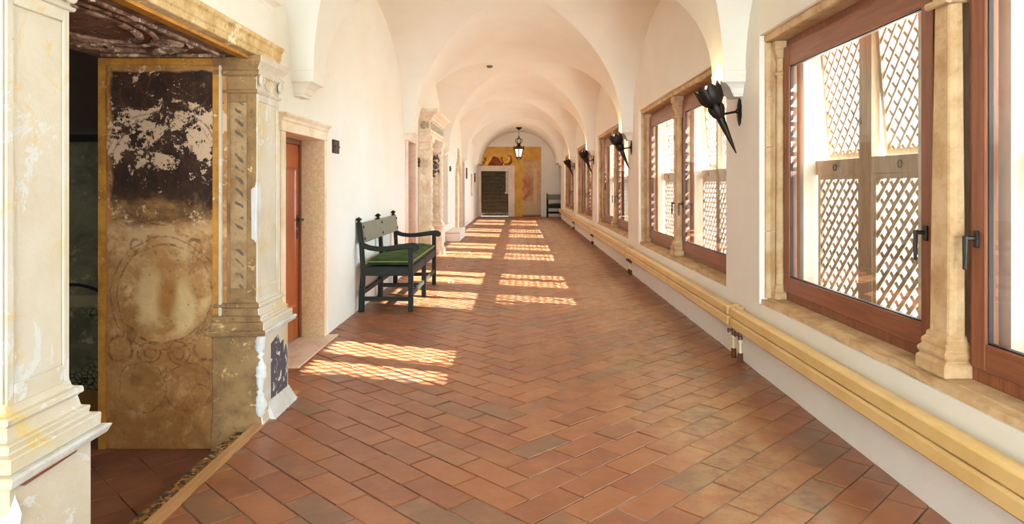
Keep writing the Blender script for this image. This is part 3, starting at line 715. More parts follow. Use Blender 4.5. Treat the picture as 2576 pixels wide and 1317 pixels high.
# ------------------------------------------------------------------ painted stone portal on the left
XF = -1.50                                   # front plane of the portal pilasters
P = empty('painted_portal', (-1.7, 3.1, -.15), 'weathered stone portal with painted pilasters and dark fresco inside its thick opening', 'portal')
ZSH, ZPD = .70, .53
def pilaster(y0, y1, inner):
    dz = .055 if inner > 0 else 0
    """inner = -1 when the face towards -Y is inside the opening (painted), +1 otherwise"""
    mats = [M['portal_cream'], M['pilaster_fresco'] if inner < 0 else M['portal_cream'], M['portal_ochre'] if inner < 0 else M['portal_cream'], M['ochre_band']]
    xb = -WX
    mb = MB(); mb.rects(xb, XF, y0, y1, [(ZSH, 0), (1.88 + dz, 0)], mis=[1, 0, 0, 0], keep='x')
    sh = mb.build('pilaster', mats, P)
    # raised fillet frames round the sunk panels (front and side face)
    w = .03; t = .008
    mb = MB()
    for a, b, c, d in ((y0, y0 + w, ZSH, 1.88 + dz), (y1 - w, y1, ZSH, 1.88 + dz), (y0 + w, y1 - w, ZSH, ZSH + .06), (y0 + w, y1 - w, 1.83 + dz, 1.88 + dz)): mb.box(XF, XF + t, a, b, c, d)
    mb.build('panel_fillet', M['portal_cream'], sh, bevel=.003)
    mb = MB()
    for a, b, c, d in ((XF - .05, XF, ZSH, 1.88 + dz), (-1.68, -1.645, ZSH, 1.88 + dz), (-1.645, XF - .05, ZSH, ZSH + .06), (-1.645, XF - .05, 1.82 + dz, 1.88 + dz)): mb.box(a, b, y0 - t, y0, c, d)
    mb.build('side_fillet', M['portal_ochre'] if inner < 0 else M['portal_cream'], sh, bevel=.003)
    side = M['portal_ochre'] if inner < 0 else M['portal_cream']
    # base mouldings
    mb = MB(); mb.rects(xb, XF, y0, y1, [(ZPD,.07),(ZPD+.045,.072),(ZPD+.05,.045),(ZPD+.075,.05),(ZPD+.08,.03),(ZPD+.12,.022),(ZPD+.125,.036),(ZPD+.145,.034),(ZPD+.15,.012),(ZSH+.012,.004)], mis=[1,0,0,0], keep='x')
    mb.build('base', [M['portal_cream'], side], sh, bevel=.004)
    mb = MB(); mb.rects(xb, XF, y0, y1, [(ZPD-.035,.05),(ZPD-.028,.085),(ZPD-.005,.092),(ZPD+.002,.085),(ZPD+.004,.05)], mis=[1,0,0,0], keep='x')
    mb.jitter(.004, int(y0*10)); mb.build('ledge', [M['white_patch'], side], sh, bevel=.005)
    # pedestal
    mb = MB(); mb.rects(xb, XF, y0, y1, [(-.16,.07),(.0,.066),(.05,.055),(.06,.05),(ZPD-.03,.05)], mis=[1,0,0,0], keep='x')
    mb.build('pedestal', [M['portal_cream'], side], sh, bevel=.006)
    if inner < 0:
        mb = MB(); mb.prism([(y0+.1,.10),(y1+.02,.09),(y1+.025,.3),(y1-.0,.36),(y1-.04,.3),(y1-.05,.4),(y1-.1,.38),(y1-.14,.45),(y0+.1,.42)], lambda a, b, t: (t, a, b), XF + .045, XF + .054)
        mb.build('paint_patch', M['dark_patch'], sh)
        # rough fresh plaster on the arris and a flared toe
        mb = MB(); pts = [(XF + .043, y0 - .040, -.1 + .6*k/40) for k in range(41)]
        rnd = random.Random(3); mb.tube([(p[0] + rnd.uniform(-.006,.006), p[1] + rnd.uniform(-.008,.004), p[2]) for p in pts], .03, 12, rs=[.022 + .008 * math.sin(k * .55) + rnd.uniform(-.004,.006) for k in range(41)]); mb.jitter(.0025, 9); mb.build('plaster_repair', M['white_patch'], sh, smooth=True, sharp=120)
        mb = MB(); mb.rects(xb, XF, y0 + .04, y1, [(-.02,.11),(.02,.085),(.1,.052)], keep='xy'); mb.build('plaster_toe', M['white_patch'], sh, bevel=.006)
        mb = MB(); mb.rects(-1.515, XF, y0 - .002, y0 + .05, [(1.02,.0),(1.05,.009),(1.32,.009),(1.37,.0)]); mb.jitter(.005, 8); mb.build('repair_patch', M['white_patch'], sh, bevel=.006)
    else:
        mb = MB(); mb.rects(-1.49, XF + .05, y0 + .0, y1 - .06, [(ZPD-.055,.015),(ZPD-.03,.02)]); mb.jitter(.006, 5); mb.build('bare_brick', M['red_brown'], sh)
        for k, (yy, z0, z1) in enumerate(((y0 - .02, .2, .50),)):
            mb = MB(); mb.tube([(XF + .032, yy, z0 + (z1-z0)*i/6) for i in range(7)], .03, 8, rs=[.01,.022,.028,.02,.03,.022,.01]); mb.jitter(.006, k); mb.build('plaster_repair', M['white_patch'], sh, smooth=True)
    # capital with volutes
    mb = MB(); mb.rects(xb, XF, y0, y1, [(z + dz * (2.085 - z) / .215, o) for z, o in [(1.87,.004),(1.875,.018),(1.89,.02),(1.895,.006),(1.97,.012),(1.975,.03),(2.0,.034),(2.005,.02),(2.02,.028),(2.05,.05),(2.085,.052)]], mis=[1,0,0,0], keep='x')
    cp = mb.build('capital', [M['portal_cream'], side], sh, bevel=.004)
    for yy in (y0 + .02, y1 - .02):
        mb = MB(); pts = []
        for i in range(26):
            a = i * .48; r = .034 * (1 - i / 30); pts.append((XF + .028, yy + r * math.cos(a), 1.945 + dz * .6 + r * math.sin(a)))
        mb.tube(pts, .009, 6); mb.build('volute', M['portal_cream'], cp, smooth=True)
    mb = MB()
    for i in range(5):
        a = R(-50 + 25 * i); mb.ell((XF + .014, (y0 + y1)/2 + .05 * math.sin(a), 1.90 + dz * .7 + .04 * math.cos(a)), .012, .012, .034, 8, 5, rot=Matrix.Rotation(-a, 3, 'X'))
    mb.build('carved_leaf', M['portal_cream'], cp, smooth=True)
    return sh
pilaster(1.99, 2.27, 1)
pilaster(3.90, 4.25, -1)
# thick jamb with fresco, edged by ochre bands
mb = MB(); mb.box(-2.37, -1.66, 3.885, 3.99, -.15, 2.07); jamb = mb.build('jamb_fresco', M['fresco'], P)
mb = MB(); mb.box(-2.385, -2.345, 3.872, 3.89, -.15, 2.07); mb.build('jamb_band', M['ochre_band'], jamb)
mb = MB(); mb.box(-1.735, -1.70, 3.872, 3.89, .53, 2.07); mb.build('jamb_band', M['ochre_band'], jamb)
mb = MB(); mb.box(-1.70, -1.682, 3.866, 3.892, -.1, 2.07); mb.jitter(.002, 3); mb.build('jamb_fillet', M['portal_cream'], jamb, bevel=.003)
mb = MB(); mb.box(-2.345, -1.735, 3.872, 3.89, 2.03, 2.07); mb.build('jamb_band', M['ochre_band'], jamb)
# the near jamb (behind the near pilaster)
mb = MB(); mb.box(-2.33, -WX, 2.195, 2.295, -.15, 2.07); mb.build('near_jamb', M['portal_ochre'], P)
# soffit with moulded cartouche
mb = MB(); mb.box(-2.37, -1.56, 2.25, 3.99, 2.07, 2.14); sof = mb.build('soffit', M['soffit'], P)
mb = MB(); zc = 2.066
def arc(cx, cy, rx, ry, a0, a1, n=20): return [(cx + rx*math.cos(a0+(a1-a0)*i/n), cy + ry*math.sin(a0+(a1-a0)*i/n), zc) for i in range(n+1)]
for rx, ry, r in ((.2, .46, .02), (.26, .56, .014)): mb.tube(arc(-1.96, 2.95, rx, ry, 0, 2*PI, 40), r, 8, flat=.7)
for sx in (-1, 1):
    for cy in (2.45, 3.45):
        pts = []
        for i in range(30):
            a = i*.36; r = .12*(1-i/36); pts.append((-1.96 + sx*(.2 + r*math.cos(a)*.8), cy + r*math.sin(a), zc))
        mb.tube(pts, .018, 8, flat=.8)
mb.tube([(-2.18, 3.56, zc), (-2.05, 3.6, zc), (-1.96, 3.66, zc), (-1.87, 3.6, zc), (-1.74, 3.56, zc)], .022, 8)
for i in range(7): mb.ell((-2.12 + i*.053, 3.6 + .05*math.sin(i*PI/6), zc), .02, .055, .02, 8, 5)
mb.build('cartouche', M['soffit_relief'], sof, smooth=True)
mb = MB(); mb.box(-2.3, -1.62, 3.75, 3.775, 2.055, 2.075); mb.box(-1.66, -1.635, 2.3, 3.75, 2.055, 2.075); mb.build('soffit_moulding', M['soffit_relief'], sof, bevel=.004)
# lintel with yellow frieze and fillets
mb = MB(); mb.prism([(-WX, 2.075), (-1.56, 2.075), (XF-.02, 2.085), (XF+.012, 2.09), (XF+.012, 2.12), (XF+.02, 2.125), (XF+.02, 2.165), (XF+.035, 2.18), (XF+.035, 2.2), (-WX, 2.2)], lambda a, b, t: (a, t, b), 1.95, 4.27)
mb.build('lintel', M['lintel_paint'], P, bevel=.003)
mb = MB(); mb.box(-1.57, XF-.02, 2.28, 3.9, 2.062, 2.078); mb.build('lintel_band', M['ochre_band'], P)
# plain wall above, with a small crowning moulding
mb = MB(); mb.box(-WX, XF - .03, 1.9, 4.24, 2.2, 2.45); up = mb.build('upper_block', M['plaster'], P)
mb = MB(); mb.rects(-WX, XF - .03, 1.9, 4.24, [(2.43,.0),(2.45,.012),(2.47,.035),(2.475,.05),(2.51,.055)], keep='x'); mb.build('crowning_moulding', M['plaster'], up, bevel=.004)

# chapel behind the portal
mb = MB(); mb.box(-5.0, -2.33, 4.52, 4.7, -.3, 3.2); mb.box(-5.2, -5.0, .6, 4.7, -.3, 3.2); mb.box(-5.0, -4.2, .5, .7, -.3, 3.2); mb.box(-3.4, -2.33, .5, .7, -.3, 3.2); mb.box(-4.2, -3.4, .5, .7, -.3, 1.3); mb.box(-4.2, -3.4, .5, .7, 1.8, 3.2); mb.build('wall_chapel', M['mural'], kind='structure')  # unseen opening in the near wall, added to brighten the mural
mb = MB(); mb.box(-5.2, -2.33, .5, 4.7, 3.0, 3.2); mb.build('ceiling_chapel', M['soffit'], kind='structure')
mb = MB(); mb.box(-5.0, -1.49, .6, 4.6, -.3, -.155); fl2 = mb.build('floor_chapel', M['tile_old'], kind='structure')
for i in range(-6, 26):
    for j in range(-6, 26):
        u, v = (i + .5) * .21 + (j % 2) * 0, (j + .5) * .21
        x, y = -2.1 + (u - v) * q2 * 1.0, 1.2 + (u + v) * q2 - 1.0
        if -2.95 < x < -1.62 and 2.05 < y < 4.4 and not (x > -1.85 and y > 3.75) and not (x < -2.3 and (y < 2.3)):
            h = .1
            mb = MB(); mb.loft([[(x + h*1.41*math.cos(R(90*k)), y + h*1.41*math.sin(R(90*k)), z) for k in range(4)] for z in (-.165, -.15 + random.uniform(-.003, .003))]); mb.build('chapel_tile', M['tile_old'], fl2)
# glazed tiles along the step and the oak strip
T = empty('glazed_tile_border', (-1.55, 3.0, -.15), 'row of blue and yellow glazed tiles along the step below the oak strip', 'tile border')
yy = 2.25; k = 0
while yy < 3.84:
    mb = MB(); mb.box(-1.60, -1.495, yy, yy + .125, -.15, -.035 - .004 * (k % 2)); mb.build('glazed_tile', M['azulejo'], T, bevel=.003); yy += .13; k += 1
mb = MB(); mb.prism([(-1.495, -.15), (PX, -.15), (PX, .004), (-1.49, .008), (-1.495, .002)], lambda a, b, t: (a, t, b), 1.6, 4.47); mb.build('oak_strip', M['oak'], label='narrow oak strip edging the tiled floor at the portal step', cat='strip')

# ------------------------------------------------------------------ door with wooden leaf
D = empty('door_1', (-1.8, 5.55, 0), kind='structure')
y0, y1, zt = DOOR1[0], DOOR1[1], DOOR1[3]
for a, b in ((y0 - .10, y0), (y1, y1 + .07)):
    mb = MB(); mb.box(-1.95, -WX + .012, a, b, 0, zt); mb.build('jamb_stone', M['stone_pale'], D, bevel=.004)
mb = MB(); mb.box(-1.93, -WX + .0125, y1 - .012, y1 + .004, 0, zt); mb.build('jamb_lining', M['stone_grain'], D)
mb = MB(); mb.box(-WX, -WX + .02, y1 + .07, y1 + .10, 0, zt + .0); mb.build('jamb_fillet', M['plaster'], D, bevel=.004)
mb = MB(); mb.prism([(-1.95, zt), (-WX + .02, zt), (-WX + .02, zt + .075), (-WX + .03, zt + .08), (-WX + .035, zt + .1), (-WX + .055, zt + .12), (-WX + .06, zt + .135), (-1.95, zt + .135)], lambda a, b, t: (a, t, b), y0 - .12, y1 + .07)
mb.build('lintel_stone', M['stone_pale'], D, bevel=.004)
mb = MB(); mb.box(-WX, -WX + .018, y1 + .07, y1 + .12, zt, zt + .15); mb.build('plaster_band', M['plaster'], D, bevel=.004)
xd = -1.93
mb = MB(); mb.box(xd - .06, xd + .012, y1 - .055, y1 - .012, .02, zt - .002); mb.box(xd - .06, xd + .012, y0, y0 + .045, .02, zt - .002); mb.box(xd - .06, xd + .012, y0 + .045, y1 - .055, zt - .045, zt - .002); mb.build('door_frame', M['hatch'], D, bevel=.003)
mb = MB(); mb.box(xd - .05, xd, y0 + .048, y1 - .058, .022, zt - .048); leaf = mb.build('door_leaf', M['door_wood'], D, bevel=.003)
yc = (y0 + y1) / 2
for a, b in ((y0 + .15, yc - .02), (yc + .06, y1 - .17)):
    mb = MB(); mb.rects(0, .001, 0, 1, [(0,0)]) if False else None
    mb = MB(); mb.loft([[(xd, a, .3), (xd, b, .3), (xd, b, 1.5), (xd, a, 1.5)], [(xd + .02, a + .012, .312), (xd + .02, b - .012, .312), (xd + .02, b - .012, 1.488), (xd + .02, a + .012, 1.488)], [(xd + .012, a + .035, .335), (xd + .012, b - .035, .335), (xd + .012, b - .035, 1.465), (xd + .012, a + .035, 1.465)]]); mb.build('door_panel', M['door_wood'], leaf)
mb = MB(); yh = y1 - .105
mb.box(xd, xd + .008, yh - .02, yh + .02, .98, 1.09); mb.tube([(xd, yh, 1.05), (xd + .05, yh, 1.05)], .01, 8); mb.tube([(xd + .05, yh + .01, 1.05), (xd + .055, yh - .11, 1.05)], .01, 8); mb.build('lever_handle', M['black_plastic'], leaf, bevel=.002)
mb = MB(); mb.box(xd, xd + .006, yh - .016, yh + .016, .88, .96); mb.build('lock_plate', M['black_plastic'], leaf, bevel=.003)
mb = MB(); mb.box(-1.99, -WX + .11, y0 - .02, y1 + .1, -.02, .008); mb.build('threshold', M['marble'], D, bevel=.003)

# marble doorway further on, and a plain deep doorway
D2 = empty('door_2', (-1.8, 11.0, 0), kind='structure')
y0, y1, zt = DOOR2[0], DOOR2[1], DOOR2[3]
for a, b in ((y0 - .2, y0 + .015), (y1 - .015, y1 + .2)): mb = MB(); mb.box(-2.1, -WX + .02, a, b, 0, zt - .015); mb.build('jamb_stone', M['marble'], D2, bevel=.004)
mb = MB(); mb.box(-2.1, -WX + .02, y0 - .2, y1 + .2, zt - .015, zt + .25); mb.build('lintel_stone', M['marble'], D2, bevel=.004)
mb = MB(); mb.box(-2.0, -1.94, y0 + .016, y1 - .016, 0, zt - .02); mb.build('door_leaf', M['door_wood'], D2)
D3 = empty('door_3', (-1.9, 21.45, 0), kind='structure')
mb = MB(); mb.box(-2.15, -2.1, DOOR3[0], DOOR3[1], 0, DOOR3[3]); mb.build('door_leaf', M['hatch'], D3)
mb = MB(); mb.box(-2.1, -WX + .01, DOOR3[0] - .05, DOOR3[1] + .05, -.02, .008); mb.build('threshold', M['marble'], D3)

# ------------------------------------------------------------------ carved stone portal
CP = empty('carved_portal', (-1.65, 12.8, 0), 'carved white stone portal with ornate pilasters, frieze and jutting cornice', 'portal')
XC = -1.53
def carved_pilaster(y0, y1, dark):
    mb = MB(); mb.rects(-WX, XC, y0, y1, [(.62, 0), (1.98, 0)], keep='x'); sh = mb.build('pilaster', M['carved'], CP, bevel=.004)
    mb = MB(); mb.rects(-WX, XC, y0, y1, [(0,.05),(.1,.05),(.11,.03),(.16,.025),(.2,.02),(.48,.02),(.49,.045),(.55,.05),(.56,.03),(.6,.03),(.62,.004),(.63,0)], keep='x'); mb.build('pedestal', M['carved'], sh, bevel=.006)
    mb = MB(); mb.rects(-WX, XC, y0, y1, [(1.95,0),(1.97,.02),(2.0,.022),(2.01,.005),(2.08,.01),(2.1,.035),(2.15,.05),(2.2,.05)], keep='x'); mb.build('capital', M['carved'], sh, bevel=.004)
    cx = (-1.73 + XC) / 2
    # side face (towards the viewer): vases, palmettes and round fruit; front face likewise
    for face in (0, 1):
        def put(da, z, ra, rb, d=.022, rot=0):
            if face == 0: mb.ell((cx + da, y0, z), ra, d, rb, 8, 6, rot=Matrix.Rotation(rot, 3, 'Y'))
            else: mb.ell((XC, (y0 + y1)/2 + da * 1.4, z), d, ra * 1.3, rb, 8, 6, rot=Matrix.Rotation(-rot, 3, 'X'))
        for z0 in (.7, 1.12, 1.54):
            mb = MB()
            put(0, z0 + .04, .045, .05, .03); put(0, z0 + .1, .02, .04)
            for k in range(-2, 3): put(.022 * k, z0 + .17 - abs(k) * .02, .014, .05, .022, R(22 * k))
            put(0, z0 + .28, .05, .06, .03)
            for k in (-1, 1): put(.055 * k, z0 + .24, .016, .04, .02, R(30 * k))
            put(0, z0 + .36, .018, .05)
            mb.build('carved_relief', M['carved'], sh, smooth=True)
        for zz in (.14, .3, .42): mb = MB(); put(0, zz, .06, .05, .03); mb.build('carved_boss', M['carved'], sh, smooth=True)
        mb = MB()
        if face == 0:
            for a, b in ((-1.725, -1.71), (XC - .022, XC - .006)): mb.box(a, b, y0 - .012, y0 + .002, .66, 1.93)
        else:
            for a, b in ((y0 + .008, y0 + .022), (y1 - .022, y1 - .008)): mb.box(XC - .002, XC + .012, a, b, .66, 1.93)
        mb.build('panel_fillet', M['carved'], sh)
    if dark:
        mb = MB(); rr = random.Random(21); po = []
        for k in range(28):
            a = 2*PI*k/28; q = rr.uniform(.8, 1.1); po.append((-1.64 + .08*q*math.copysign(abs(math.cos(a))**.6, math.cos(a)), 1.73 + .22*q*math.copysign(abs(math.sin(a))**.6, math.sin(a))))
        mb.prism(po, lambda a, b, t: (a, t, b), y0 - .008, y0)
        for z, r in ((1.6,.04),(1.7,.055),(1.8,.045),(1.88,.05)): mb.ell((-1.64, y0 - .006, z), r, .026, .045, 8, 6)
        mb.build('blackened_relief', M['carved_dark'], sh, smooth=True)
carved_pilaster(11.82, 12.12, False); carved_pilaster(13.5, 13.8, True)
mb = MB(); mb.rects(-WX, XC, 11.82, 13.8, [(2.2,.0),(2.26,.0),(2.265,.015),(2.3,.02),(2.305,0),(2.48,0)], keep='x'); ent = mb.build('entablature', M['carved'], CP, bevel=.004)
for k in range(9):
    yk = 11.95 + k * .215
    mb = MB(); mb.ell((XC, yk, 2.39), .03, .05, .07, 8, 6); mb.ell((XC, yk + .1, 2.39), .025, .025, .06, 8, 6); mb.ell((XC, yk + .06, 2.44), .02, .03, .02, 8, 5); mb.build('frieze_carving', M['blue_carve'], ent, smooth=True)
mb = MB(); mb.ell((-1.64, 11.82, 2.39), .06, .02, .07, 8, 6); mb.ell((-1.57, 11.82, 2.39), .02, .02, .06, 8, 6); mb.build('frieze_carving', M['blue_carve'], ent, smooth=True)
mb = MB(); mb.rects(-WX, XC, 11.82, 13.8, [(2.48,.01),(2.5,.03),(2.53,.035),(2.535,.05),(2.57,.08),(2.6,.13),(2.605,.14),(2.64,.145),(2.66,.13)], keep='x'); mb.build('cornice', M['carved'], CP, bevel=.004)

# ------------------------------------------------------------------ far details on the left wall
mb = MB(); mb.rects(-WX, -1.40, 16.25, 17.9, [(0,0),(.2,0)], keep='x'); mb.rects(-WX, -1.385, 16.23, 17.92, [(.2,0),(.24,.0)], keep='x'); mb.build('stone_seat', M['plaster'], bevel=.01, label='low whitewashed masonry seat against the left wall past the carved portal', cat='seat')
mb = MB(); mb.box(-WX - .1, -WX + .05, NICHE[0] - .04, NICHE[1] + .04, NICHE[2] - .05, NICHE[2]); mb.build('niche_sill', M['plaster'], wall_left, bevel=.006)
GF = empty('gothic_frame', (-1.72, 19.4, 0), 'slender yellow stone door frame with a pointed ogee arch and finial', 'door frame')
def ogee(w, z0, z1):
    pts = [(-w, 0)]; 
    pts += [(-w, z0)]
    for i in range(1, 9):
        t = i / 8; pts.append((-w * (1 - t) ** (1.2) * (1 if t < .5 else 1), z0 + (z1 - z0) * (t ** .75)))
    return pts
left_o = ogee(.72, 1.6, 2.2); left_i = ogee(.6, 1.55, 1.95)
poly = left_o + [(-a, b) for a, b in reversed(left_o[:-1])] + [(-a, b) for a, b in left_i[:-1]][:1]
for s in (-1, 1):
    pl = [(s * a, b) for a, b in left_o] + [(s * a, b) for a, b in reversed(left_i)]
    mb = MB(); mb.prism(pl, lambda a, b, t: (t, 19.4 + a, b), -WX - .05, -WX + .07); mb.build('frame_half', M['gothic'], GF, bevel=.01)
mb = MB(); mb.lathe((-WX + .02, 19.4, 0), [(.02,2.15),(.05,2.2),(.025,2.24),(.05,2.28),(.03,2.33),(.005,2.4)], 8); mb.build('finial', M['gothic'], GF, smooth=True)

def plaque(y, z, w, h, label, mat='plaque', t=.02):
    o = empty('wall_plaque', (-WX, y, z), label, 'plaque', 'small iron plaques on the left wall')
    mb = MB(); mb.box(-WX, -WX + t, y - w/2, y + w/2, z - h/2, z + h/2); mb.build('plate', M[mat], o, bevel=.004)
    for s in (-1, 1): mb = MB(); mb.ell((-WX + t, y + s * w * .36, z), .012, .012, .012, 8, 5); mb.build('stud', M['iron'], o, smooth=True)
plaque(6.43, 1.71, .19, .125, 'square rusty iron plaque on white wall beside the brown wooden door')
plaque(11.75, 1.74, .16, .16, 'small dark plaque between the marble doorway and the carved portal')
plaque(17.25, 1.76, .26, .13, 'small dark plaque on the wall above the masonry seat')
plaque(22.7, 1.74, .4, .36, 'tall dark plaque on the wall past the plain doorway')
plaque(27.0, 1.64, .5, .36, 'last dark plaque near the stair doorway')
HT = empty('wooden_hatch', (-WX, 11.05, 2.32), 'small brown wooden hatch high above the marble doorway', 'hatch')
mb = MB(); mb.box(-WX, -WX + .04, 10.95, 11.2, 2.32, 2.62); lf = mb.build('shutter', M['hatch'], HT, bevel=.004)
for z in (2.34, 2.58): mb = MB(); mb.box(-WX + .04, -WX + .05, 10.96, 11.19, z, z + .02); mb.build('strap', M['hatch'], lf)
HT2 = empty('wooden_hatch', (-WX, 14.6, 2.3), 'tiny brown wooden hatch high on the wall past the carved portal', 'hatch')
mb = MB(); mb.box(-WX, -WX + .04, 14.45, 14.85, 2.45, 2.62); lf = mb.build('shutter', M['hatch'], HT2, bevel=.004); mb = MB(); mb.box(-WX + .04, -WX + .05, 14.46, 14.84, 2.52, 2.54); mb.build('strap', M['hatch'], lf)
BD = empty('notice_board', (-WX, 25.2, .95), 'narrow beige board hanging on the left wall near the stairs', 'board')
mb = MB(); mb.box(-WX, -WX + .03, 24.9, 25.6, .95, 1.75); bb = mb.build('backing', M['board'], BD, bevel=.004)
mb = MB(); mb.box(-WX + .03, -WX + .035, 24.96, 25.54, 1.0, 1.7); mb.build('sheet', M['stone_pale'], bb)
for k in range(4):
    yk = 6.95 + k * .27; mb = MB(); mb.box(-WX - .01, -WX + .003, yk, yk + .2, 2.29 - .0, 2.42); mb.build('filled_vent', M['plaster'], wall_left, bevel=.002)
for k in range(3):
    yk = 17.6 + k * .3; mb = MB(); mb.box(-WX - .01, -WX + .003, yk, yk + .22, 2.2, 2.34); mb.build('filled_vent', M['plaster'], wall_left, bevel=.002)
# smoke detector on the vault
SDt = empty('smoke_detector', (-.545, 13.0, 3.5), 'small dark smoke detector on the white vault', 'smoke detector')
zv = SPR + RISE - .002
mb = MB(); mb.lathe((-.545, 13.0, zv), [(.06,.01),(.06,-.02),(.045,-.035),(.02,-.04)], 14); mb.build('housing', M['dark_grey'], SDt, smooth=True)
mb = MB(); mb.lathe((-.545, 13.0, zv), [(.015,-.036),(.012,-.055),(.004,-.058)], 10); mb.build('sensor', M['white_plastic'], SDt, smooth=True)

# ------------------------------------------------------------------ benches (local frame: x = seat depth towards the room, y = length)
def make_bench():
    root = empty('wooden_bench', (0, 0, 0))
    def part(mb, name, m, parent=root, **k): return mb.build(name, M[m], parent, **k)
    L = 2.0; DP = .555; s = .05
    for y in (0, L/2, L):
        prof = [(0,0),(.055,0),(.07,.42),(.052,.72),(.022,.955),(-.02,.955),(.008,.72),(.024,.42),(.004,.2)]
        mb = MB(); mb.prism([(a - .0, b) for a, b in prof], lambda a, b, t: (a, t, b), y - s/2, y + s/2); bp = part(mb, 'back_post', 'bench', bevel=.004)
        mb = MB(); fx = .0
        mb.loft([[(fx + r*cx_, y + r*cy_, z) for cx_, cy_ in ((-1,-1),(1,-1),(1,1),(-1,1))] for z, r in ((.955,.014),(.968,.014),(.972,.02),(.985,.03),(1.008,.002))]); mb.build('finial', M['bench'], bp)
        mb = MB(); mb.box(DP - s/2, DP + s/2, y - s/2, y + s/2, 0, .473 if y == L/2 else .678); part(mb, 'front_leg', 'bench', bevel=.004)
        mb = MB(); mb.beam((.03, y, .14), (DP, y, .14), .028, .045); part(mb, 'side_stretcher', 'bench', bevel=.003)
    for x, t in ((DP, .036), (.045, .036)):
        mb = MB(); mb.box(x - t/2, x + t/2, .0, L, .385, .473); part(mb, 'seat_rail', 'bench', bevel=.003)
    for y in (0, L): mb = MB(); mb.box(.045, DP, y - .018, y + .018, .385, .473); part(mb, 'seat_rail', 'bench', bevel=.003)
    mb = MB(); mb.box(.03, DP + .012, .0, L, .468, .482); part(mb, 'seat_board', 'bench', bevel=.003)
    for x, z in ((DP, .185), (.03, .2)): mb = MB(); mb.beam((x, 0, z), (x, L, z), .026, .05); part(mb, 'long_stretcher', 'bench', bevel=.003)
    # scrolled arms
    for y in (0, L):
        top = [(.02,.755),(.06,.73),(.12,.706),(.2,.695),(.3,.698),(.4,.712),(.5,.727),(.57,.735),(.615,.728),(.645,.705),(.648,.675),(.63,.652),(.6,.648),(.582,.66),(.576,.668)]
        bot = [(.56,.672),(.5,.668),(.4,.655),(.3,.645),(.2,.645),(.12,.655),(.06,.672),(.02,.7)]
        mb = MB(); mb.prism(top + bot, lambda a, b, t: (a, t, b), y - .028, y + .028); part(mb, 'armrest', 'bench', bevel=.008, seg=2)
    # backrest panel and studs
    mb = MB(); mb.loft([[(.066, -.0, .735), (.066, L, .735), (.052, L, .735), (.052, 0, .735)], [(.04, 0, .945), (.04, L, .945), (.026, L, .945), (.026, 0, .945)]]); br = part(mb, 'backrest', 'backrest', bevel=.003)
    for y in (.02, L/2, L - .02):
        for z in (.775, .9):
            x = .066 - (z - .735) / .21 * .026; mb = MB(); mb.ell((x, y, z), .012, .018, .018, 8, 6); mb.build('stud', M['iron'], br, smooth=True)
    # velvet cushion
    def cush(top):
        def f(u, v):
            x, y = .085 + u * .48, .035 + v * (L - .07)
            e = min(u, 1 - u, 1) ; e2 = min(v * 4, (1 - v) * 4, 1); edge = min(1, e * 8) ** .5 * min(1, e2 * 2.2) ** .5
            rip = .008 * math.cos(v * 2 * PI * 14) * (.6 + .4 * math.cos(u * 2 * PI * 1.5)) + .006 * math.sin(u * 9 + v * 31)
            return (x, y, .485 + (.048 + .038 * edge + rip * edge if top else .012 - .01 * edge))
        return f
    mb = MB(); mb.grid(cush(True), 20, 84); mb.grid(cush(False), 20, 84); n = len(mb.v) // 2
    idx = lambda i, j: j * 21 + i
    for j in range(84):
        for i in (0, 20): a, b = idx(i, j), idx(i, j + 1); mb.f.append([a, b, b + n, a + n]); mb.m.append(0)
    for i in range(20):
        for j in (0, 84): a, b = idx(i, j), idx(i + 1, j); mb.f.append([a, b, b + n, a + n]); mb.m.append(0)
    cu = part(mb, 'cushion', 'velvet', smooth=True, sharp=70)
    loop = [(.087,.037),(.565,.037),(.565,L-.037),(.087,L-.037),(.087,.037)]
    mb = MB()
    for a, b in zip(loop, loop[1:]): mb.tube([(a[0], a[1], .53), (b[0], b[1], .53)], .007, 6)
    mb.build('piping', M['piping'], cu, smooth=True)
    return root
bench = make_bench(); bench.location = (-1.70, 7.27, 0)
tag(bench, 'dark green wooden bench with velvet cushion beside the left wall', 'bench', 'green wooden benches')
b2 = copy_tree(bench); b2.location = (1.22, 28.98, 0); b2.rotation_euler = (0, 0, R(-90)); 
b2.scale = (1, 1, 1)
tag(b2, 'dark green bench against the far end wall, partly hidden by the corner', 'bench', 'green wooden benches')

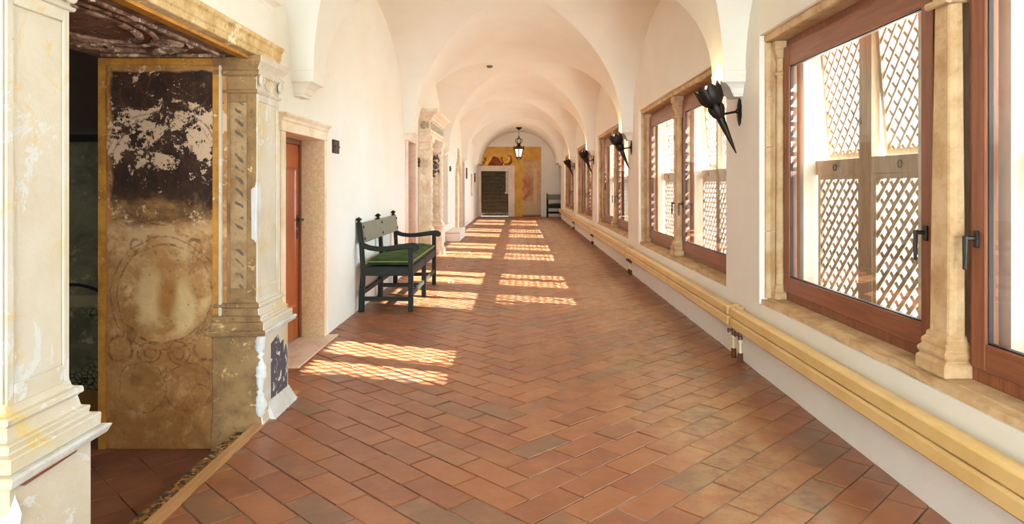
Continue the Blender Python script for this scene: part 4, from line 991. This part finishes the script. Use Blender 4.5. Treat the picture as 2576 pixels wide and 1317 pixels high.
# ------------------------------------------------------------------ radiators along the right wall
RAD = [(.2, 5.22, 'nearest cream panel radiator, below the window in the foreground'), (5.30, 10.30, 'second cream panel radiator from the camera, beside the pipes by the first torch pier'),
       (10.36, 15.5, 'third cream panel radiator along the right wall'), (15.56, 20.8, 'fourth cream panel radiator along the right wall'), (20.86, 27.3, 'farthest cream panel radiator, ending near the far bench')]
for k, (ya, yb, lab) in enumerate(RAD):
    r_ = empty('radiator', (1.66, (ya + yb)/2, 0), lab, 'radiator', 'cream radiators along the window wall')
    for z0, z1 in ((.262, .337), (.343, .418)):
        mb = MB(); mb.prism([(1.625, z0), (1.618, z0 + .01), (1.618, z1 - .012), (1.63, z1), (1.665, z1), (1.665, z0)], lambda a, b, t: (a, t, b), ya, yb); mb.build('front_panel', M['rad'], r_, bevel=.002)
    mb = MB(); mb.box(1.69, 1.715, ya + .02, yb - .02, .265, .40); mb.build('rear_panel', M['rad'], r_)
    for yy in (ya + .0, yb - .035):
        mb = MB(); mb.box(1.664, 1.716, yy + .002, yy + .033, .258, .424); cap = mb.build('end_cap', M['rad'], r_, bevel=.004)
        mb = MB(); mb.ell((1.69, yy + (.002 if yy == ya else .033), .40), .008, .006, .008, 8, 5); mb.build('bleed_screw', M['iron'], cap, smooth=True)
    for yy in (ya + .05, yb - .03):
        mb = MB(); mb.lathe((1.688, yy, 0), [(.014,.262),(.014,.245),(.02,.243),(.02,.228),(.013,.226),(.013,.2),(.018,.198),(.018,.176),(.013,.174)], 12); mb.tube([(1.688, yy, .213), (1.645, yy, .213)], .011, 8); mb.tube([(1.652, yy, .213), (1.642, yy, .213)], .016, 10); vl = mb.build('valve', M['brass_dull'], r_, smooth=True)
        mb = MB(); mb.lathe((1.688, yy, 0), [(.015,.176),(.017,.17),(.017,.152),(.009,.148),(.009,.06)], 10); mb.build('pipe', M['pipe'], vl, smooth=True)
        mb = MB(); mb.lathe((1.688, yy, 0), [(.02,-.004),(.021,.02),(.019,.07),(.013,.072)], 12); mb.build('pipe_collar', M['rust'], vl, smooth=True)

# ------------------------------------------------------------------ tulip torches
def petal(mb, c, ang, prof, wid, tip, n=8, m=10, lean=0):
    """prof(t)->(radius, height); one petal spanning +-wid about ang"""
    def f(u, v):
        a = ang + (u * 2 - 1) * wid * (1 if v < tip else max(.03, 1 - ((v - tip) / (1 - tip)) ** 1.6))
        r, h = prof(v); k = 1 + .05 * (1 - (u * 2 - 1) ** 2)
        return c[0] + r * k * math.cos(a), c[1] + r * k * math.sin(a), c[2] + h
    mb.grid(f, n, m)
def make_torch():
    root = empty('torch_sconce', (0, 0, 0))
    # local axis z = torch axis; origin = joint with the arm
    cup = lambda t: (.030 + .062 * math.sin(min(t, .5) / .5 * PI / 2) ** .9 + .014 * max(0, t - .4), .060 + .185 * t)
    cal = lambda t: (.026 + .034 * math.sin(t * PI * .72), -.035 + .125 * t)
    tulip = None
    tp = empty('tulip', (0, 0, 0), parent=root)
    for k in range(8):
        mb = MB(); petal(mb, (0, 0, 0), 2*PI*k/8, cup, PI/8*1.12, .74); mb.build('petal', M['iron'], tp, smooth=True, solid=.004)
    for k in range(6):
        mb = MB(); petal(mb, (0, 0, 0), 2*PI*k/6 + .3, cal, PI/6*1.1, .6, 6, 7); mb.build('calyx_leaf', M['iron'], tp, smooth=True, solid=.004)
    mb = MB(); mb.lathe((0, 0, 0), [(.004,-.33),(.012,-.26),(.03,-.06),(.034,0),(.03,.03),(.022,.07)], 14); mb.build('stem', M['iron'], tp, smooth=True)
    mb = MB(); mb.lathe((0, 0, 0), [(.02,.07),(.02,.12),(.016,.125)], 10); mb.build('lamp_holder', M['iron'], tp, smooth=True)
    mb = MB(); mb.lathe((0, 0, 0), [(.014,.125),(.026,.17),(.03,.195),(.02,.225),(.004,.245)], 12); mb.build('bulb', M['bulb'], tp, smooth=True)
    return root, tp
torch0, tulip0 = make_torch()
TL_ = ['black iron tulip torch in front of the second window, closest to the camera', 'black tulip torch on the second pier from the camera', 'black tulip torch on the third pier, half way down the corridor', 'farthest black tulip torch, on the pier before the last window']
ARM = Vector((1.565, 0, 1.90))
TILT = math.atan2(.22, .52)
arm0 = MB(); arm0.tube([(WX - .01, 0, 1.925), (1.585, -.01, 1.90)], .009, 8); 
pl = MB()
prof = []
for k in range(48):
    a = 2*PI*k/48; r = 1 + .06 * math.cos(a * 9); prof.append((.046 * r * math.cos(a), .098 * r * math.sin(a) * (1.12 if math.sin(a) < 0 else 1)))
pl.loft([[(WX - d, y * q, 1.925 + z * q) for y, z in prof] for d, q in ((0, 1), (.006, 1), (.012, .8), (.018, .45), (.02, .1))])
pl.lathe((WX - .016, 0, 1.925), [(.02,0),(.018,-.012),(.01,-.016)], 12, 'x')
torch0.location = (0, 0, 0)
tulip0.location = ARM; tulip0.rotation_euler = (R(-4), -TILT, 0)
arm_o = arm0.build('bracket_arm', M['iron'], torch0, smooth=True); pl_o = pl.build('wall_rosette', M['iron'], torch0, smooth=True)
BASE = Vector((WX, 0, 1.925))
for ch in (tulip0, arm_o, pl_o): ch.location = Vector(ch.location) - BASE
torches = [torch0] + [copy_tree(torch0) for _ in range(3)]
for k, t in enumerate(torches):
    t.location = (WX, PIERS[k + 1] - .02, 1.925)
    tag(t, TL_[k], 'wall lamp', 'tulip torches on the window piers')
    ld = bpy.data.lights.new('torch_light', 'POINT'); ld.energy = 2.6; ld.color = (1, .74, .36); ld.shadow_soft_size = .03
    lo = bpy.data.objects.new('torch_light', ld); COL.objects.link(lo)
    ax = Matrix.Rotation(-TILT, 3, 'Y') @ Vector((0, 0, .26)); lo.location = Vector((ARM.x, PIERS[k + 1] - .02, ARM.z)) + ax

# ------------------------------------------------------------------ hanging lantern
LY = 26.9; LX = .02
LN = empty('hanging_lantern', (LX, LY, 2.3), 'ornate bronze lantern with crown top hanging on a chain near the end wall', 'lantern')
zt = SPR + RISE
mb = MB(); mb.lathe((LX, LY, 0), [(.02,zt+.02),(.09,zt-.01),(.1,zt-.04),(.06,zt-.07),(.02,zt-.1)], 14)
for k in range(8): a = 2*PI*k/8; mb.ell((LX + .095*math.cos(a), LY + .095*math.sin(a), zt - .02), .02, .02, .03, 6, 5)
mb.build('ceiling_rose', M['bronze'], LN, smooth=True)
z = zt - .1; k = 0
ch_m = MB()
while z > 3.26:
    pts = [(LX + (.016*math.cos(a*PI/5) if k % 2 else 0), LY + (0 if k % 2 else .016*math.cos(a*PI/5)), z - .022 + .026*math.sin(a*PI/5)) for a in range(11)]
    ch_m.tube(pts, .004, 5); z -= .042; k += 1
ch_m.build('chain', M['bronze'], LN, smooth=True)
mb = MB(); mb.lathe((LX, LY, 0), [(.012,3.27),(.03,3.24),(.02,3.2),(.035,3.18),(.04,3.16)], 10); mb.build('top_knob', M['bronze'], LN, smooth=True)
cr = MB()
for k in range(6):
    a = 2*PI*k/6; pts = [(LX + r*math.cos(a), LY + r*math.sin(a), zz) for r, zz in ((.03,3.17),(.1,3.17),(.14,3.11),(.13,3.04),(.07,2.99),(.06,2.95))]; cr.tube(pts, .012, 6)
cr.lathe((LX, LY, 0), [(.06,2.99),(.075,2.97),(.06,2.93),(.07,2.9),(.16,2.84),(.19,2.82)], 12); cr.build('crown', M['bronze'], LN, smooth=True)
fr = MB()
for k in range(6):
    a = 2*PI*k/6 + PI/6
    fr.tube([(LX + .2*math.cos(a), LY + .2*math.sin(a), 2.80), (LX + .11*math.cos(a), LY + .11*math.sin(a), 2.44)], .018, 6)
    fr.tube([(LX + r*math.cos(a), LY + r*math.sin(a), zz) for r, zz in ((.2,2.78),(.23,2.8),(.235,2.85),(.21,2.88))], .012, 6)
fr.lathe((LX, LY, 0), [(.205,2.76),(.215,2.78),(.21,2.82),(.18,2.83)], 6); fr.lathe((LX, LY, 0), [(.12,2.46),(.125,2.44),(.11,2.42),(.09,2.41)], 6)
fr.build('cage', M['bronze'], LN)
for k in range(6):
    a0, a1 = 2*PI*k/6 + PI/6, 2*PI*(k+1)/6 + PI/6
    mb = MB(); q = []
    for r, zz in ((.105,2.45),(.185,2.755)):
        q.append([(LX + r*math.cos(a0), LY + r*math.sin(a0), zz), (LX + r*math.cos(a1), LY + r*math.sin(a1), zz)])
    v = [q[0][0], q[0][1], q[1][1], q[1][0]]; c0 = Vector((LX, LY, 2.6))
    mb.add(v + [tuple(Vector(p) + (c0 - Vector(p)).normalized() * .004) for p in v], [(0,1,2,3),(7,6,5,4),(0,4,5,1),(1,5,6,2),(2,6,7,3),(3,7,4,0)]); mb.build('pane', M['lantern_glass'], LN)
    am = (a0 + a1) / 2; mb = MB()
    for d in (-.05, 0, .05): mb.ell((LX + .19*math.cos(am) - d*math.sin(am), LY + .19*math.sin(am) + d*math.cos(am), 2.835 + (.02 if d == 0 else 0)), .02, .02, .035, 6, 5)
    mb.build('gilt_crest', M['gilt'], LN, smooth=True)
mb = MB(); mb.lathe((LX, LY, 0), [(.11,2.42),(.08,2.38),(.035,2.34),(.05,2.32),(.02,2.29),(.006,2.23),(.002,2.2)], 12); mb.build('bottom_finial', M['bronze'], LN, smooth=True)
ld = bpy.data.lights.new('lantern_light', 'POINT'); ld.energy = 10; ld.color = (1, .85, .6); ld.shadow_soft_size = .12
lo = bpy.data.objects.new('lantern_light', ld); COL.objects.link(lo); lo.location = (LX, LY, 2.15)

# ------------------------------------------------------------------ back wall: stair doorway, frescoes
FR = empty('door_4', ((SD[0] + SD[1])/2, YB, 0), kind='structure')
yf = YB - .03
mb = MB(); mb.box(SD[0] - .11, SD[0], yf, YB + .3, 0, SD[2]); mb.build('jamb_stone', M['marble'], FR, bevel=.004)
mb = MB(); mb.box(SD[1], SD[1] + .27, yf, YB + .3, 0, SD[2]); mb.build('jamb_stone', M['marble'], FR, bevel=.004)
mb = MB(); mb.box(SD[0] - .11, SD[1] + .27, yf, YB + .3, SD[2], SD[2] + .23); mb.build('lintel_stone', M['marble'], FR, bevel=.004)
mb = MB(); mb.box(-1.72, .97, YB - .008, YB, SD[2] + .2, 2.98); mb.box(SD[1] + .25, .35, YB - .008, YB, 0, SD[2] + .2); mb.build('ochre_plaster', M['ochre_wall'], wall_back)
rnd = random.Random(11)
edge = [(.20 + .05 * math.sin(k * 1.7) + rnd.uniform(-.03, .03), 2.2 - k * .1) for k in range(22)]
mb = MB(); mb.prism([(.97, 2.42), (.22, 2.42), (.2, 2.3)] + edge + [(.2, .0), (.97, .0)], lambda a, b, t: (a, t, b), YB - .016, YB - .008); mb.build('faded_fresco', M['faded'], wall_back)
top = [(-1.72, 2.42), (-1.5, 2.5), (-1.3, 2.55), (-1.1, 2.58), (-.9, 2.54), (-.6, 2.56), (-.45, 2.64), (-.3, 2.6), (-.27, 2.35), (-.2, 2.28), (-.22, 2.175)]
mb = MB(); mb.prism([(-1.72, 2.175)] + top, lambda a, b, t: (a, t, b), YB - .016, YB - .008); mb.build('overdoor_fresco', M['overdoor'], wall_back)
ST = empty('staircase', ((SD[0] + SD[1])/2, YB + .4, 0), 'timeworn stone staircase rising in the dark doorway of the end wall', 'staircase')
for k in range(16):
    z0 = k * .165; yk = YB + .42 + k * .27
    mb = MB(); mb.prism([(yk, 0 if k < 2 else z0 - .2), (yk, z0 + .13), (yk - .03, z0 + .132), (yk - .038, z0 + .148), (yk - .03, z0 + .165), (yk + .3, z0 + .165), (yk + .3, 0 if k < 2 else z0 - .2)], lambda a, b, t: (t, a, b), -2.298, SD[1] + .018); mb.build('step', M['stair'], ST, bevel=.004)
mb = MB(); mb.box(SD[1] - .12, SD[1] + .0, YB + .36, YB + .46, 1.05, 1.94); mb.rects(SD[1] - .13, SD[1], YB + .36, YB + .46, [(.96,.0),(1.0,.03),(1.05,.02)]); mb.build('newel_pier', M['stone_pale'], ST, bevel=.006)
